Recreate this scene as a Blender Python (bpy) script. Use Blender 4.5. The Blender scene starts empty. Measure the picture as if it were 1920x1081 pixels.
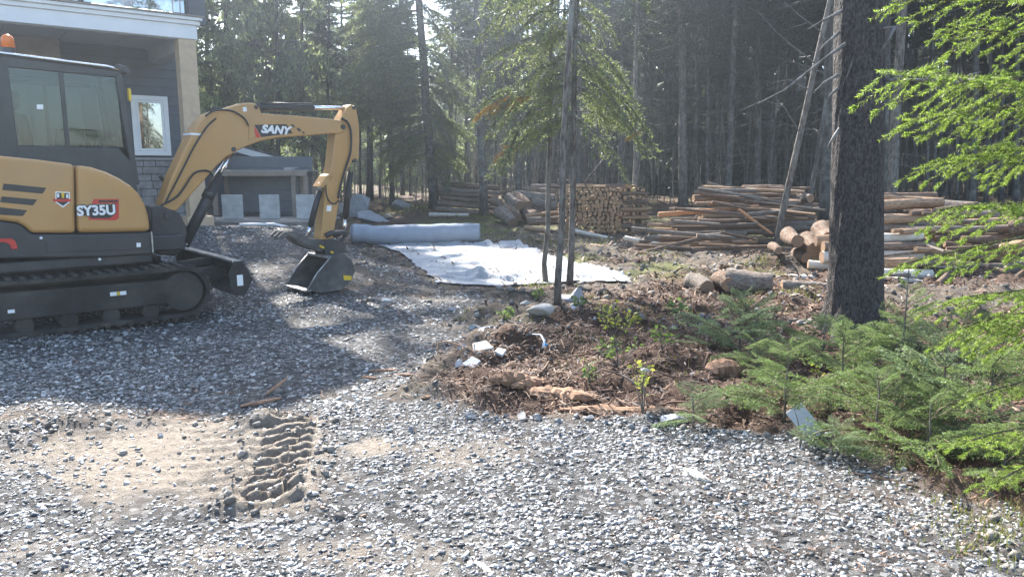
import bpy, bmesh, math, random
import numpy as np
from mathutils import Vector, Matrix

# ------------------------------------------------------------------ camera, world, sun, exposure
sc = bpy.context.scene
C = sc.collection
F, CAMH, TILT = 1400.0, 1.5, math.radians(9.35)
cam_d = bpy.data.cameras.new("camera"); cam = bpy.data.objects.new("camera", cam_d); C.objects.link(cam)
cam_d.sensor_width = 36; cam_d.lens = 36 * F / 1920; cam_d.clip_end = 2000; cam_d.clip_start = 0.05
cam.location = (0, 0, CAMH); cam.rotation_euler = (math.pi / 2 - TILT, 0, 0)
sc.camera = cam

SUN_EL, SUN_AZ = math.radians(41), math.radians(-25)      # azimuth from +Y towards +X
SUN_DIR = Vector((math.sin(SUN_AZ) * math.cos(SUN_EL), math.cos(SUN_AZ) * math.cos(SUN_EL), math.sin(SUN_EL)))
w = bpy.data.worlds.new("World"); sc.world = w; w.use_nodes = True
nt = w.node_tree; bg = nt.nodes["Background"]
sky = nt.nodes.new("ShaderNodeTexSky"); sky.sky_type = 'NISHITA'; sky.sun_disc = False
sky.sun_elevation = SUN_EL; sky.sun_rotation = SUN_AZ; sky.air_density = 1.0; sky.dust_density = 1.0; sky.ozone_density = 1.0
nt.links.new(sky.outputs[0], bg.inputs[0]); bg.inputs[1].default_value = 0.11
sun_d = bpy.data.lights.new("sun", 'SUN'); sun_d.energy = 5.0; sun_d.angle = math.radians(0.55); sun_d.color = (1.0, 0.955, 0.89)
sun = bpy.data.objects.new("sun", sun_d); C.objects.link(sun)
sun.rotation_euler = SUN_DIR.to_track_quat('Z', 'Y').to_euler(); sun.location = SUN_DIR * 60
sc.view_settings.view_transform = 'Standard'; sc.view_settings.look = 'None'
sc.view_settings.gamma = 1; sc.view_settings.use_curve_mapping = False
sc.view_settings.exposure = 2.1
sc.render.engine = 'CYCLES'
cy = sc.cycles
cy.use_denoising = True; cy.denoiser = 'OPENIMAGEDENOISE'
cy.max_bounces = 7; cy.diffuse_bounces = 3; cy.glossy_bounces = 3; cy.transmission_bounces = 6; cy.transparent_max_bounces = 10; cy.volume_bounces = 0
cy.sample_clamp_indirect = 6.0

# ------------------------------------------------------------------ pixel <-> place
CT, ST = math.cos(TILT), math.sin(TILT)
def ray(px, py):
    x = (px - 960) / F; v = -(py - 540.5) / F
    return np.array((x, CT + v * ST, -ST + v * CT))
def at(px, py, Y):
    d = ray(px, py); t = Y / d[1]
    return Vector((d[0] * t, Y, CAMH + d[2] * t))
def flat(px, py, z=0.0):
    d = ray(px, py); t = (z - CAMH) / d[2]
    return (d[0] * t, d[1] * t)

rng = np.random.default_rng(7)
random.seed(7)

# ------------------------------------------------------------------ noise
def _hash(ix, iy, s):
    n = (ix.astype(np.int64) * 374761393 + iy.astype(np.int64) * 668265263 + s * 974711) & 0x7fffffff
    n = ((n ^ (n >> 13)) * 1274126177) & 0x7fffffff
    return ((n ^ (n >> 16)) & 0xffff) / 65535.0
def vn(x, y, s=0):
    x = np.asarray(x, float); y = np.asarray(y, float)
    ix = np.floor(x); iy = np.floor(y); fx = x - ix; fy = y - iy
    fx = fx * fx * (3 - 2 * fx); fy = fy * fy * (3 - 2 * fy)
    a = _hash(ix, iy, s); b = _hash(ix + 1, iy, s); c = _hash(ix, iy + 1, s); d = _hash(ix + 1, iy + 1, s)
    return 2 * (a + (b - a) * fx + (c - a) * fy + (a - b - c + d) * fx * fy) - 1
def fbm(x, y, s=0, o=4):
    r = 0; a = 1.0; f = 1.0; t = 0
    for k in range(o):
        r = r + a * vn(np.asarray(x) * f, np.asarray(y) * f, s + 17 * k); t += a; a *= .5; f *= 2.03
    return r / t
def sstep(e0, e1, x):
    t = np.clip((x - e0) / (e1 - e0), 0, 1); return t * t * (3 - 2 * t)
def sdist(poly, x, y):
    """signed distance to a polygon, positive inside"""
    x = np.asarray(x, float); y = np.asarray(y, float)
    d = np.full(x.shape, 1e9); ins = np.zeros(x.shape, bool)
    n = len(poly)
    for i in range(n):
        ax, ay = poly[i]; bx, by = poly[(i + 1) % n]
        ex, ey = bx - ax, by - ay
        t = np.clip(((x - ax) * ex + (y - ay) * ey) / (ex * ex + ey * ey + 1e-12), 0, 1)
        d = np.minimum(d, np.hypot(x - ax - t * ex, y - ay - t * ey))
        c = ((ay > y) != (by > y)) & (x < (bx - ax) * (y - ay) / ((by - ay) if by != ay else 1e-9) + ax)
        ins ^= c
    return np.where(ins, d, -d)

# ------------------------------------------------------------------ materials
MATS = {}
def nodes_of(name):
    m = bpy.data.materials.new(name); m.use_nodes = True; MATS[name] = m
    nt = m.node_tree; return m, nt, nt.nodes["Principled BSDF"], nt.nodes["Material Output"]
def N(nt, t, **k):
    n = nt.nodes.new(t)
    for a, b in k.items():
        if a in n.inputs: n.inputs[a].default_value = b
        else: setattr(n, a, b)
    return n
def ramp(nt, stops, fac=None, interp='LINEAR'):
    r = nt.nodes.new("ShaderNodeValToRGB"); r.color_ramp.interpolation = interp
    e = r.color_ramp.elements
    while len(e) < len(stops): e.new(0.5)
    for q, (p, c) in zip(e, stops): q.position = p; q.color = (c[0], c[1], c[2], 1)
    if fac is not None: nt.links.new(fac, r.inputs[0])
    return r
def mixc(nt, fac, a, b, mode='MIX'):
    n = nt.nodes.new("ShaderNodeMix"); n.data_type = 'RGBA'; n.blend_type = mode
    for sock, v in ((n.inputs[0], fac), (n.inputs[6], a), (n.inputs[7], b)):
        if hasattr(v, 'links') or isinstance(v, bpy.types.NodeSocket): nt.links.new(v, sock)
        elif isinstance(v, (tuple, list)): sock.default_value = (*v[:3], 1)
        else: sock.default_value = v
    return n.outputs[2]
def noise(nt, scale, detail=4, rough=.55, vec=None, dist=0.0):
    n = N(nt, "ShaderNodeTexNoise", Scale=scale, Detail=detail, Roughness=rough, Distortion=dist)
    if vec is not None: nt.links.new(vec, n.inputs["Vector"])
    return n
def bump(nt, height, strength, dist, bsdf):
    b = N(nt, "ShaderNodeBump", Strength=strength, Distance=dist); nt.links.new(height, b.inputs["Height"])
    nt.links.new(b.outputs[0], bsdf.inputs["Normal"]); return b
def coords(nt, kind="Object", scale=(1, 1, 1)):
    t = nt.nodes.new("ShaderNodeTexCoord"); mp = nt.nodes.new("ShaderNodeMapping"); mp.inputs["Scale"].default_value = scale
    nt.links.new(t.outputs[kind], mp.inputs[0]); return mp.outputs[0]

def simple(name, col, rough=.6, metal=0.0, var=.18, scale=6.0, bmp=.15, bdist=.004, dirt=None, dirt_amt=.5, spec=.5):
    m, nt, b, o = nodes_of(name)
    v = coords(nt)
    n = noise(nt, scale, 6, .6, v)
    d = tuple(c * (1 - var * 1.6) for c in col); l = tuple(min(1, c * (1 + var)) for c in col)
    r = ramp(nt, [(.3, d), (.7, l)], n.outputs[0]); colr = r.outputs[0]
    if dirt:
        n2 = noise(nt, scale * .45, 8, .65, v)
        rr = ramp(nt, [(.45, (0, 0, 0)), (.72, (1, 1, 1))], n2.outputs[0])
        mm = N(nt, "ShaderNodeMath", operation='MULTIPLY'); nt.links.new(rr.outputs[0], mm.inputs[0]); mm.inputs[1].default_value = dirt_amt
        colr = mixc(nt, mm.outputs[0], colr, dirt)
        # fine grime: thin streaks and specks over the broad dust
        n4 = noise(nt, scale * 9, 8, .75, coords(nt, "Object", (1, 1, .35))); r4 = ramp(nt, [(.60, (0, 0, 0)), (.70, (dirt_amt * .8,) * 3)], n4.outputs[0])
        colr = mixc(nt, r4.outputs[0], colr, tuple(c * .55 for c in dirt))
    nt.links.new(colr, b.inputs["Base Color"])
    b.inputs["Roughness"].default_value = rough; b.inputs["Metallic"].default_value = metal
    b.inputs["Specular IOR Level"].default_value = spec
    if bmp:
        n3 = noise(nt, scale * 6, 4, .6, v); bump(nt, n3.outputs[0], bmp, bdist, b)
    return m

simple("yellow_paint", (.49, .26, .078), .45, 0, .05, 3, .02, .002, dirt=(.34, .25, .15), dirt_amt=.4)
simple("black_paint", (.022, .022, .025), .5, 0, .2, 5, .05, .002, dirt=(.10, .095, .09), dirt_amt=.45)
simple("black_plastic", (.03, .03, .033), .45, 0, .2, 7, .08, .002, dirt=(.09, .085, .08), dirt_amt=.3)
simple("rubber", (.026, .024, .023), .9, 0, .3, 9, .5, .008, dirt=(.10, .085, .07), dirt_amt=.8)
simple("muddy_black", (.022, .02, .019), .8, 0, .3, 4, .5, .01, dirt=(.10, .085, .07), dirt_amt=.7)
simple("bucket_steel", (.085, .08, .078), .7, .2, .35, 5, .35, .006, dirt=(.26, .235, .21), dirt_amt=.9)
simple("worn_steel", (.45, .44, .43), .38, .8, .25, 12, .1, .002)
simple("chrome", (.8, .8, .82), .12, 1.0, .04, 4, 0)
simple("hose_black", (.015, .015, .016), .55, 0, .1, 8, 0)
simple("decal_black", (.012, .012, .014), .35, 0, .05, 5, 0)
simple("decal_white", (.8, .8, .8), .4, 0, .03, 5, 0)
simple("decal_red", (.55, .03, .02), .4, 0, .05, 5, 0)
simple("decal_yellow", (.75, .5, .02), .4, 0, .05, 5, 0)
simple("seat_fabric", (.03, .03, .033), .9, 0, .2, 12, .2)
simple("house_white", (.78, .78, .78), .55, 0, .03, 3, .03)
simple("soffit", (.42, .41, .42), .7, 0, .08, 3, .04)
simple("siding_grey", (.085, .095, .115), .65, 0, .12, 4, .12, .003)
simple("shed_grey", (.13, .14, .16), .7, 0, .1, 4, .1, .003)
simple("post_wood", (.56, .41, .27), .7, 0, .12, 5, .15, .003)
simple("deck_wood", (.30, .27, .24), .8, 0, .22, 5, .2, .003)
simple("tan_trim", (.27, .22, .18), .7, 0, .15, 4, .1, .003)
simple("concrete_slab", (.45, .46, .46), .85, 0, .14, 8, .3, .004, dirt=(.26, .27, .26), dirt_amt=.7)
simple("cladding_stone", (.24, .225, .22), .85, 0, .3, 5, .5, .01)
simple("mortar", (.30, .29, .28), .9, 0, .1, 9, .3)
simple("dark_void", (.02, .02, .022), .9, 0, .1, 4, 0)
simple("blue_plastic", (.05, .35, .7), .4, 0, .05, 4, 0)
simple("white_plastic", (.75, .76, .78), .4, 0, .05, 4, 0)
simple("roof_shingle", (.08, .08, .085), .9, 0, .2, 8, .4)

def glass_mat(name, tint, trans=.75, gl=(.9, .95, 1)):
    m, nt, b, o = nodes_of(name); nt.nodes.remove(b)
    t = N(nt, "ShaderNodeBsdfTransparent"); t.inputs[0].default_value = (*tint, 1)
    g = N(nt, "ShaderNodeBsdfGlossy", Roughness=.02); g.inputs[0].default_value = (*gl, 1)
    fr = N(nt, "ShaderNodeFresnel", IOR=1.5)
    mx = N(nt, "ShaderNodeMix"); mx.data_type = 'FLOAT'
    ad = N(nt, "ShaderNodeMath", operation='ADD'); nt.links.new(fr.outputs[0], ad.inputs[0]); ad.inputs[1].default_value = 1 - trans - .2
    cl = N(nt, "ShaderNodeClamp"); nt.links.new(ad.outputs[0], cl.inputs[0])
    s = N(nt, "ShaderNodeMixShader"); nt.links.new(cl.outputs[0], s.inputs[0]); nt.links.new(t.outputs[0], s.inputs[1]); nt.links.new(g.outputs[0], s.inputs[2])
    nt.links.new(s.outputs[0], o.inputs[0]); return m
glass_mat("cab_glass", (.60, .66, .65), .80)
glass_mat("window_glass", (.35, .38, .42), .45)

m, nt, b, o = nodes_of("beacon_amber")
b.inputs["Base Color"].default_value = (.95, .25, .02, 1); b.inputs["Roughness"].default_value = .2
b.inputs["Transmission Weight"].default_value = .35; b.inputs["Subsurface Weight"].default_value = 0

# stones: colour differs from piece to piece
def stone_mat(name, stops, rough=.55, scale=30, bmp=.3, bdist=.003, rust=None):
    m, nt, b, o = nodes_of(name)
    g = N(nt, "ShaderNodeNewGeometry"); r = ramp(nt, stops, g.outputs["Random Per Island"])
    n = noise(nt, scale, 5, .6, coords(nt))
    col = mixc(nt, .35, r.outputs[0], n.outputs[0], 'OVERLAY')
    if rust:
        n2 = noise(nt, 1.7, 5, .6, coords(nt)); r2 = ramp(nt, [(.52, (0, 0, 0)), (.7, (.6, .6, .6))], n2.outputs[0])
        col = mixc(nt, r2.outputs[0], col, rust)
    nt.links.new(col, b.inputs["Base Color"]); b.inputs["Roughness"].default_value = rough
    bump(nt, n.outputs[0], bmp, bdist, b); return m
stone_mat("gravel_stone", [(0, (.05, .05, .05)), (.22, (.13, .129, .128)), (.55, (.27, .266, .26)), (.9, (.46, .45, .435)), (.94, (.46, .45, .435)), (1, (.24, .16, .105))], .6)
stone_mat("soil_clod", [(0, (.10, .088, .076)), (.6, (.19, .172, .152)), (1, (.29, .265, .235))], .9, 40, .6, .006)
stone_mat("litter", [(0, (.035, .02, .013)), (.45, (.095, .05, .031)), (.75, (.175, .095, .055)), (.95, (.29, .18, .11)), (1, (.27, .24, .215))], .75, 30, 0, .001)
stone_mat("rock_grey", [(0, (.24, .24, .25)), (1, (.36, .36, .36))], .75, 9, .7, .02)
stone_mat("rock_dark", [(0, (.10, .102, .11)), (1, (.22, .22, .23))], .75, 9, .7, .012)
stone_mat("rock_pale", [(0, (.46, .44, .42)), (1, (.55, .54, .53))], .75, 8, .5, .012)
stone_mat("rock_tan", [(0, (.42, .37, .32)), (1, (.50, .45, .39))], .8, 8, .5, .012)
stone_mat("rotten_wood", [(0, (.15, .085, .052)), (.5, (.27, .155, .09)), (1, (.11, .065, .045))], .9, 14, .9, .015)

# bark, cut wood
def bark_mat(name, dark, mid, light, zs=.25, scale=9, bs=1.0, bd=.02, lichen=0.0, rough=.9):
    m, nt, b, o = nodes_of(name)
    v = coords(nt, "Object", (1, 1, zs))
    vo = N(nt, "ShaderNodeTexVoronoi", Scale=scale * 2.2); nt.links.new(v, vo.inputs["Vector"])
    n = noise(nt, scale, 7, .65, v, .6)
    mxv = N(nt, "ShaderNodeMath", operation='MULTIPLY'); nt.links.new(vo.outputs["Distance"], mxv.inputs[0]); nt.links.new(n.outputs[0], mxv.inputs[1])
    ad = N(nt, "ShaderNodeMath", operation='ADD'); nt.links.new(mxv.outputs[0], ad.inputs[0]); nt.links.new(n.outputs[0], ad.inputs[1])
    r = ramp(nt, [(.42, dark), (.62, mid), (.9, light)], ad.outputs[0]); col = r.outputs[0]
    if lichen:
        n2 = noise(nt, 3.0, 6, .7, coords(nt)); r2 = ramp(nt, [(.5, (0, 0, 0)), (.68, (lichen,) * 3)], n2.outputs[0])
        col = mixc(nt, r2.outputs[0], col, (.33, .35, .31))
    nt.links.new(col, b.inputs["Base Color"]); b.inputs["Roughness"].default_value = rough; b.inputs["Specular IOR Level"].default_value = .25 if rough > .7 else .6
    bump(nt, ad.outputs[0], bs, bd, b); return m
bark_mat("bark_spruce", (.034, .029, .027), (.056, .048, .044), (.13, .113, .103), .40, 40, 1.0, .035, 0, .8)
bark_mat("bark_thin", (.042, .034, .028), (.095, .078, .066), (.19, .168, .145), .3, 14, .8, .012, .5)
bark_mat("bark_far", (.024, .021, .019), (.06, .053, .049), (.12, .109, .10), .3, 8, .7, .012, .6)
bark_mat("bark_log", (.038, .024, .016), (.11, .067, .044), (.235, .16, .113), .2, 9, .7, .012, .35)
bark_mat("bark_log_grey", (.05, .037, .029), (.13, .099, .078), (.25, .205, .168), .2, 9, .7, .012, .5)
bark_mat("peeled_log", (.15, .083, .048), (.26, .16, .098), (.38, .265, .175), .12, 7, .4, .006)
bark_mat("peeled_red", (.26, .10, .045), (.40, .18, .085), (.50, .27, .14), .12, 7, .4, .006)
bark_mat("pale_log", (.38, .33, .26), (.54, .48, .40), (.64, .58, .50), .12, 7, .3, .005)
bark_mat("twig_wood", (.06, .052, .047), (.12, .108, .10), (.21, .195, .18), .3, 12, .3, .004)
bark_mat("shoot_wood", (.07, .06, .035), (.12, .10, .06), (.17, .14, .09), .3, 12, .2, .003)
def endgrain(name, a, bcol, c):
    m, nt, b, o = nodes_of(name)
    n = noise(nt, 7, 6, .6, coords(nt)); r = ramp(nt, [(.35, a), (.55, bcol), (.75, c)], n.outputs[0])
    g = N(nt, "ShaderNodeNewGeometry"); rr = ramp(nt, [(0, (.72, .72, .72)), (1, (1, 1, 1))], g.outputs["Random Per Island"])
    nt.links.new(mixc(nt, 1.0, r.outputs[0], rr.outputs[0], 'MULTIPLY'), b.inputs["Base Color"]); b.inputs["Roughness"].default_value = .8
    n2 = noise(nt, 60, 3, .6, coords(nt)); bump(nt, n2.outputs[0], .4, .004, b)
endgrain("cut_end", (.21, .12, .065), (.33, .205, .118), (.44, .30, .185))
endgrain("cut_end_dark", (.14, .09, .06), (.25, .16, .10), (.36, .24, .15))
endgrain("split_wood", (.30, .165, .08), (.44, .27, .145), (.56, .38, .23))

# foliage: diffuse with light passing through
def leaf_mat(name, cols, trans=.45, rough=.5, hue=.0):
    m, nt, b, o = nodes_of(name)
    a = N(nt, "ShaderNodeAttribute", attribute_name="tone")
    r = ramp(nt, [(i / (len(cols) - 1), c) for i, c in enumerate(cols)], a.outputs["Fac"])
    nt.links.new(r.outputs[0], b.inputs["Base Color"]); b.inputs["Roughness"].default_value = rough; b.inputs["Specular IOR Level"].default_value = .35
    t = N(nt, "ShaderNodeBsdfTranslucent")
    mul = mixc(nt, 1.0, r.outputs[0], (1.18, 1.28, .78), 'MULTIPLY'); nt.links.new(mul, t.inputs[0])
    s = N(nt, "ShaderNodeMixShader"); s.inputs[0].default_value = trans
    nt.links.new(b.outputs[0], s.inputs[1]); nt.links.new(t.outputs[0], s.inputs[2]); nt.links.new(s.outputs[0], o.inputs[0]); return m
leaf_mat("needle_bright", [(.10, .14, .035), (.17, .23, .055), (.27, .34, .09)], .48)
leaf_mat("needle_fir", [(.08, .12, .05), (.15, .21, .085), (.28, .35, .15)], .42, .42)
leaf_mat("needle_blue", [(.09, .125, .075), (.17, .22, .135), (.30, .36, .22)], .4, .38)
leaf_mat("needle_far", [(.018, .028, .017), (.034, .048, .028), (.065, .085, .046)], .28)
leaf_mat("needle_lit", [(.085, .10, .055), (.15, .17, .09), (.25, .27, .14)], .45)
leaf_mat("needle_pale_lit", [(.12, .145, .095), (.22, .245, .16), (.34, .365, .24)], .5)  # pale copy for the left crowns: backlight and haze put into the colour
leaf_mat("needle_rust", [(.20, .10, .03), (.32, .17, .05), (.42, .26, .09)], .4)
leaf_mat("leaf_yellow", [(.16, .21, .05), (.30, .32, .07), (.42, .35, .10)], .45)
leaf_mat("leaf_green", [(.08, .13, .045), (.14, .20, .07), (.23, .28, .11)], .45)
leaf_mat("moss_green", [(.09, .11, .025), (.17, .19, .045), (.28, .25, .09)], .3)

# geotextile
m, nt, b, o = nodes_of("geotextile_white")
n = noise(nt, 5, 6, .6, coords(nt)); r = ramp(nt, [(.3, (.32, .325, .335)), (.7, (.40, .405, .41))], n.outputs[0])
n3 = noise(nt, 2.2, 8, .7, coords(nt)); r3 = ramp(nt, [(.58, (0, 0, 0)), (.8, (.45, .45, .45))], n3.outputs[0])
nt.links.new(mixc(nt, r3.outputs[0], r.outputs[0], (.42, .40, .38)), b.inputs["Base Color"]); b.inputs["Roughness"].default_value = .85
n2 = noise(nt, 120, 3, .6, coords(nt)); bump(nt, n2.outputs[0], .25, .003, b)
simple("geotextile_grey", (.27, .30, .345), .95, 0, .08, 5, .5, .004)

# ground: the zones come from mesh attributes, grain and relief from noise
m, nt, b, o = nodes_of("ground_mix")
co = coords(nt)
def attr(n): return N(nt, "ShaderNodeAttribute", attribute_name=n).outputs["Fac"]
nA = noise(nt, 26, 6, .7, co); nB = noise(nt, 3.2, 6, .65, co); nC = noise(nt, 90, 4, .7, co)
vo = N(nt, "ShaderNodeTexVoronoi", Scale=34, Randomness=1.0); nt.links.new(co, vo.inputs["Vector"])
vs = N(nt, "ShaderNodeSeparateColor"); nt.links.new(vo.outputs["Color"], vs.inputs[0])
grav = ramp(nt, [(0, (.025, .023, .022)), (.5, (.07, .066, .063)), (.85, (.15, .145, .14)), (1, (.27, .265, .26))], vs.outputs[0]).outputs[0]
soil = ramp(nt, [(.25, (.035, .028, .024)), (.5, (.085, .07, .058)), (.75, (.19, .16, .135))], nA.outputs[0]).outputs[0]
nS = noise(nt, 55, 6, .75, co); 
straw = ramp(nt, [(.3, (.065, .048, .034)), (.55, (.17, .13, .088)), (.8, (.30, .245, .175))], nS.outputs[0]).outputs[0]
strawf = ramp(nt, [(.42, (0, 0, 0)), (.6, (1, 1, 1))], nB.outputs[0]).outputs[0]
soil = mixc(nt, strawf, soil, straw)
lit = ramp(nt, [(.25, (.03, .018, .012)), (.5, (.085, .046, .029)), (.75, (.175, .098, .06))], nS.outputs[0]).outputs[0]
sand = ramp(nt, [(.25, (.14, .112, .086)), (.6, (.30, .252, .20)), (.85, (.45, .39, .32))], nA.outputs[0]).outputs[0]
moss = ramp(nt, [(.3, (.06, .07, .018)), (.6, (.15, .155, .04)), (.8, (.24, .21, .075))], nS.outputs[0]).outputs[0]
col = mixc(nt, attr("litter"), soil, lit)
col = mixc(nt, attr("moss"), col, moss)
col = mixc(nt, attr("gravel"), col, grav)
col = mixc(nt, attr("sand"), col, sand)
nt.links.new(col, b.inputs["Base Color"]); b.inputs["Roughness"].default_value = .9; b.inputs["Specular IOR Level"].default_value = .3
hA = N(nt, "ShaderNodeMath", operation='ADD'); nt.links.new(nA.outputs[0], hA.inputs[0]); nt.links.new(nC.outputs[0], hA.inputs[1])
hV = N(nt, "ShaderNodeMath", operation='MULTIPLY_ADD'); nt.links.new(attr("gravel"), hV.inputs[0]); nt.links.new(vs.outputs[1], hV.inputs[1]); nt.links.new(hA.outputs[0], hV.inputs[2])
bump(nt, hV.outputs[0], .9, .018, b)

# ------------------------------------------------------------------ mesh helpers
def tag(o, label=None, cat=None, group=None, kind=None):
    if label: o["label"] = label
    if cat: o["category"] = cat
    if group: o["group"] = group
    if kind: o["kind"] = kind
    return o
def empty(name, loc=(0, 0, 0), rz=0.0, parent=None):
    o = bpy.data.objects.new(name, None); C.objects.link(o); o.location = loc; o.rotation_euler = (0, 0, rz); o.parent = parent
    o.empty_display_size = .1; return o
def link(name, me, parent=None, loc=None, rot=None):
    o = bpy.data.objects.new(name, me); C.objects.link(o); o.parent = parent
    if loc is not None: o.location = loc
    if rot is not None: o.rotation_euler = rot
    return o
def npmesh(name, V, Fc, mats, midx=None, smooth=False, attrs=None):
    """fast mesh from arrays; Fc is (n,3) or (n,4)"""
    V = np.asarray(V, np.float32); Fc = np.asarray(Fc, np.int32); k = Fc.shape[1]
    me = bpy.data.meshes.new(name)
    me.vertices.add(len(V)); me.vertices.foreach_set("co", V.ravel())
    me.loops.add(Fc.size); me.loops.foreach_set("vertex_index", Fc.ravel())
    me.polygons.add(len(Fc)); me.polygons.foreach_set("loop_start", np.arange(0, Fc.size, k, dtype=np.int32))
    me.polygons.foreach_set("loop_total", np.full(len(Fc), k, np.int32))
    for mm in mats: me.materials.append(MATS[mm])
    if midx is not None: me.polygons.foreach_set("material_index", np.asarray(midx, np.int32))
    if smooth: me.polygons.foreach_set("use_smooth", np.ones(len(Fc), bool))
    me.update(calc_edges=True)
    for nme, a in (attrs or {}).items():
        at_ = me.attributes.new(nme, 'FLOAT', 'POINT'); at_.data.foreach_set("value", np.asarray(a, np.float32))
    me.validate(); return me

class MB:
    """collects shapes for ONE mesh object"""
    def __init__(s): s.v = []; s.f = []; s.m = []; s.sm = []
    def add(s, vs, fs, mi=0, smooth=False):
        o = len(s.v); s.v += [tuple(x) for x in vs]; s.f += [tuple(i + o for i in f) for f in fs]; s.m += [mi] * len(fs); s.sm += [smooth] * len(fs); return s
    def box(s, lo, hi, mi=0, M=None):
        x0, y0, z0 = lo; x1, y1, z1 = hi
        vs = [Vector(p) for p in ((x0, y0, z0), (x1, y0, z0), (x1, y1, z0), (x0, y1, z0), (x0, y0, z1), (x1, y0, z1), (x1, y1, z1), (x0, y1, z1))]
        if M is not None: vs = [M @ p for p in vs]
        return s.add(vs, [(0, 3, 2, 1), (4, 5, 6, 7), (0, 1, 5, 4), (1, 2, 6, 5), (2, 3, 7, 6), (3, 0, 4, 7)], mi)
    def prism(s, pts, y0, y1, mi=0):
        """polygon in (x,z), extruded along y"""
        n = len(pts); a = sum(pts[i][0] * pts[(i + 1) % n][1] - pts[(i + 1) % n][0] * pts[i][1] for i in range(n))
        if a < 0: pts = pts[::-1]
        lo, hi = min(y0, y1), max(y0, y1)
        vs = [(p[0], lo, p[1]) for p in pts] + [(p[0], hi, p[1]) for p in pts]
        fs = [tuple(range(n)), tuple(range(2 * n - 1, n - 1, -1))] + [(i, n + i, n + (i + 1) % n, (i + 1) % n) for i in range(n)]
        return s.add(vs, fs, mi)
    def tube(s, path, rad, n=10, mi=0, caps=True, capmi=None, smooth=True, jit=0.0):
        path = [Vector(p) for p in path]; R = rad if isinstance(rad, (list, tuple)) else [rad] * len(path)
        vs = []; fs = []; ref = None
        for i, p in enumerate(path):
            t = (path[min(i + 1, len(path) - 1)] - path[max(i - 1, 0)]).normalized()
            if ref is None: ref = t.orthogonal().normalized()
            ref = (ref - t * ref.dot(t)).normalized(); bb = t.cross(ref)
            for k in range(n):
                a = 2 * math.pi * k / n; rr = R[i] * (1 + (random.uniform(-jit, jit) if jit else 0))
                vs.append(p + (ref * math.cos(a) + bb * math.sin(a)) * rr)
        for i in range(len(path) - 1):
            for k in range(n):
                k2 = (k + 1) % n; fs.append((i * n + k, i * n + k2, (i + 1) * n + k2, (i + 1) * n + k))
        s.add(vs, fs, mi, smooth)
        if caps:
            o = len(s.v) - len(vs); L = (len(path) - 1) * n
            s.f += [tuple(o + k for k in range(n - 1, -1, -1)), tuple(o + L + k for k in range(n))]
            s.m += [mi if capmi is None else capmi] * 2; s.sm += [False] * 2
        return s
    def build(s, name, mats, parent=None, bevel=0.0, seg=2, loc=None, rot=None):
        me = bpy.data.meshes.new(name); me.from_pydata([tuple(v) for v in s.v], [], s.f)
        for mm in ([mats] if isinstance(mats, str) else mats): me.materials.append(MATS[mm])
        me.polygons.foreach_set("material_index", s.m); me.polygons.foreach_set("use_smooth", s.sm); me.update()
        o = link(name, me, parent, loc, rot)
        if bevel:
            b = o.modifiers.new("bevel", 'BEVEL'); b.width = bevel; b.segments = seg; b.limit_method = 'ANGLE'; b.angle_limit = math.radians(35)
            b.harden_normals = False
        return o
def copy_tree(o, parent=None):
    c = o.copy(); C.objects.link(c); c.parent = parent
    for ch in list(o.children): copy_tree(ch, c)
    return c
# ------------------------------------------------------------------ ground: height and zones
GRAVEL = [(2.6, -8), flat(1960, 1081), flat(1840, 965), flat(1700, 898), flat(1560, 838), flat(1400, 806), flat(1250, 792), flat(1080, 786), flat(960, 772),
          flat(860, 755), flat(760, 735), flat(800, 690), flat(850, 655), flat(900, 622), flat(870, 590), flat(930, 562), flat(850, 541),
          flat(800, 522), flat(745, 492), (-3.4, 13.2), (-4.6, 16.5), (-4.6, 22), (-40, 22), (-40, -8)]
LITTER = [flat(985, 612), flat(1100, 575), flat(1200, 540), flat(1260, 515), flat(1400, 503), flat(1560, 520), flat(1750, 600), flat(1920, 600), (7, 7.0), (9, 3), (3.0, 1.5), flat(1850, 945),
          flat(1560, 832), flat(1300, 792), flat(1000, 782), flat(880, 752), flat(790, 705), flat(900, 668)]
SAND = [flat(60, 850), flat(180, 805), flat(330, 782), flat(470, 790), flat(560, 800), flat(600, 860), flat(570, 930), flat(430, 955), flat(250, 950), flat(90, 915)]
SAND2 = [flat(640, 835), flat(700, 815), flat(770, 825), flat(740, 850), flat(660, 856)]
BANK_A, BANK_B = np.array(flat(800, 522)), np.array((-3.6, 14.6))
CLOTHP = [flat(700, 459), flat(980, 460), flat(1196, 532), flat(805, 536)]
LUG_A, LUG_B = np.array(flat(548, 792)), np.array(flat(505, 955))
def seg_uv(A, B, x, y):
    d = (B - A); L = np.hypot(*d); d = d / L
    return (x - A[0]) * d[0] + (y - A[1]) * d[1], -(x - A[0]) * d[1] + (y - A[1]) * d[0], L
def gauss(x, y, cx, cy, sx, sy=None, a=0.0):
    sy = sy or sx; c, s = math.cos(a), math.sin(a); dx, dy = x - cx, y - cy
    return np.exp(-((dx * c + dy * s) / sx) ** 2 - ((-dx * s + dy * c) / sy) ** 2)
_m = [(flat(492, 795), .17, .10, .09), (flat(95, 800), .28, .10, .06), (flat(30, 830), .2, .1, .05), (flat(250, 790), .25, .06, .03), (flat(570, 905), .07, .22, .04),
      (flat(420, 955), .2, .05, .035), (flat(950, 655), .32, .22, .11), (flat(880, 680), .2, .1, .05), (flat(1450, 500), .5, .3, .12), (flat(1350, 690), .3, .2, .06),
      (flat(1300, 540), .5, .25, .06), (flat(1150, 700), .4, .3, .05), (flat(1610, 625), .45, .4, .10), (flat(1800, 590), .6, .4, .07)]
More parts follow.
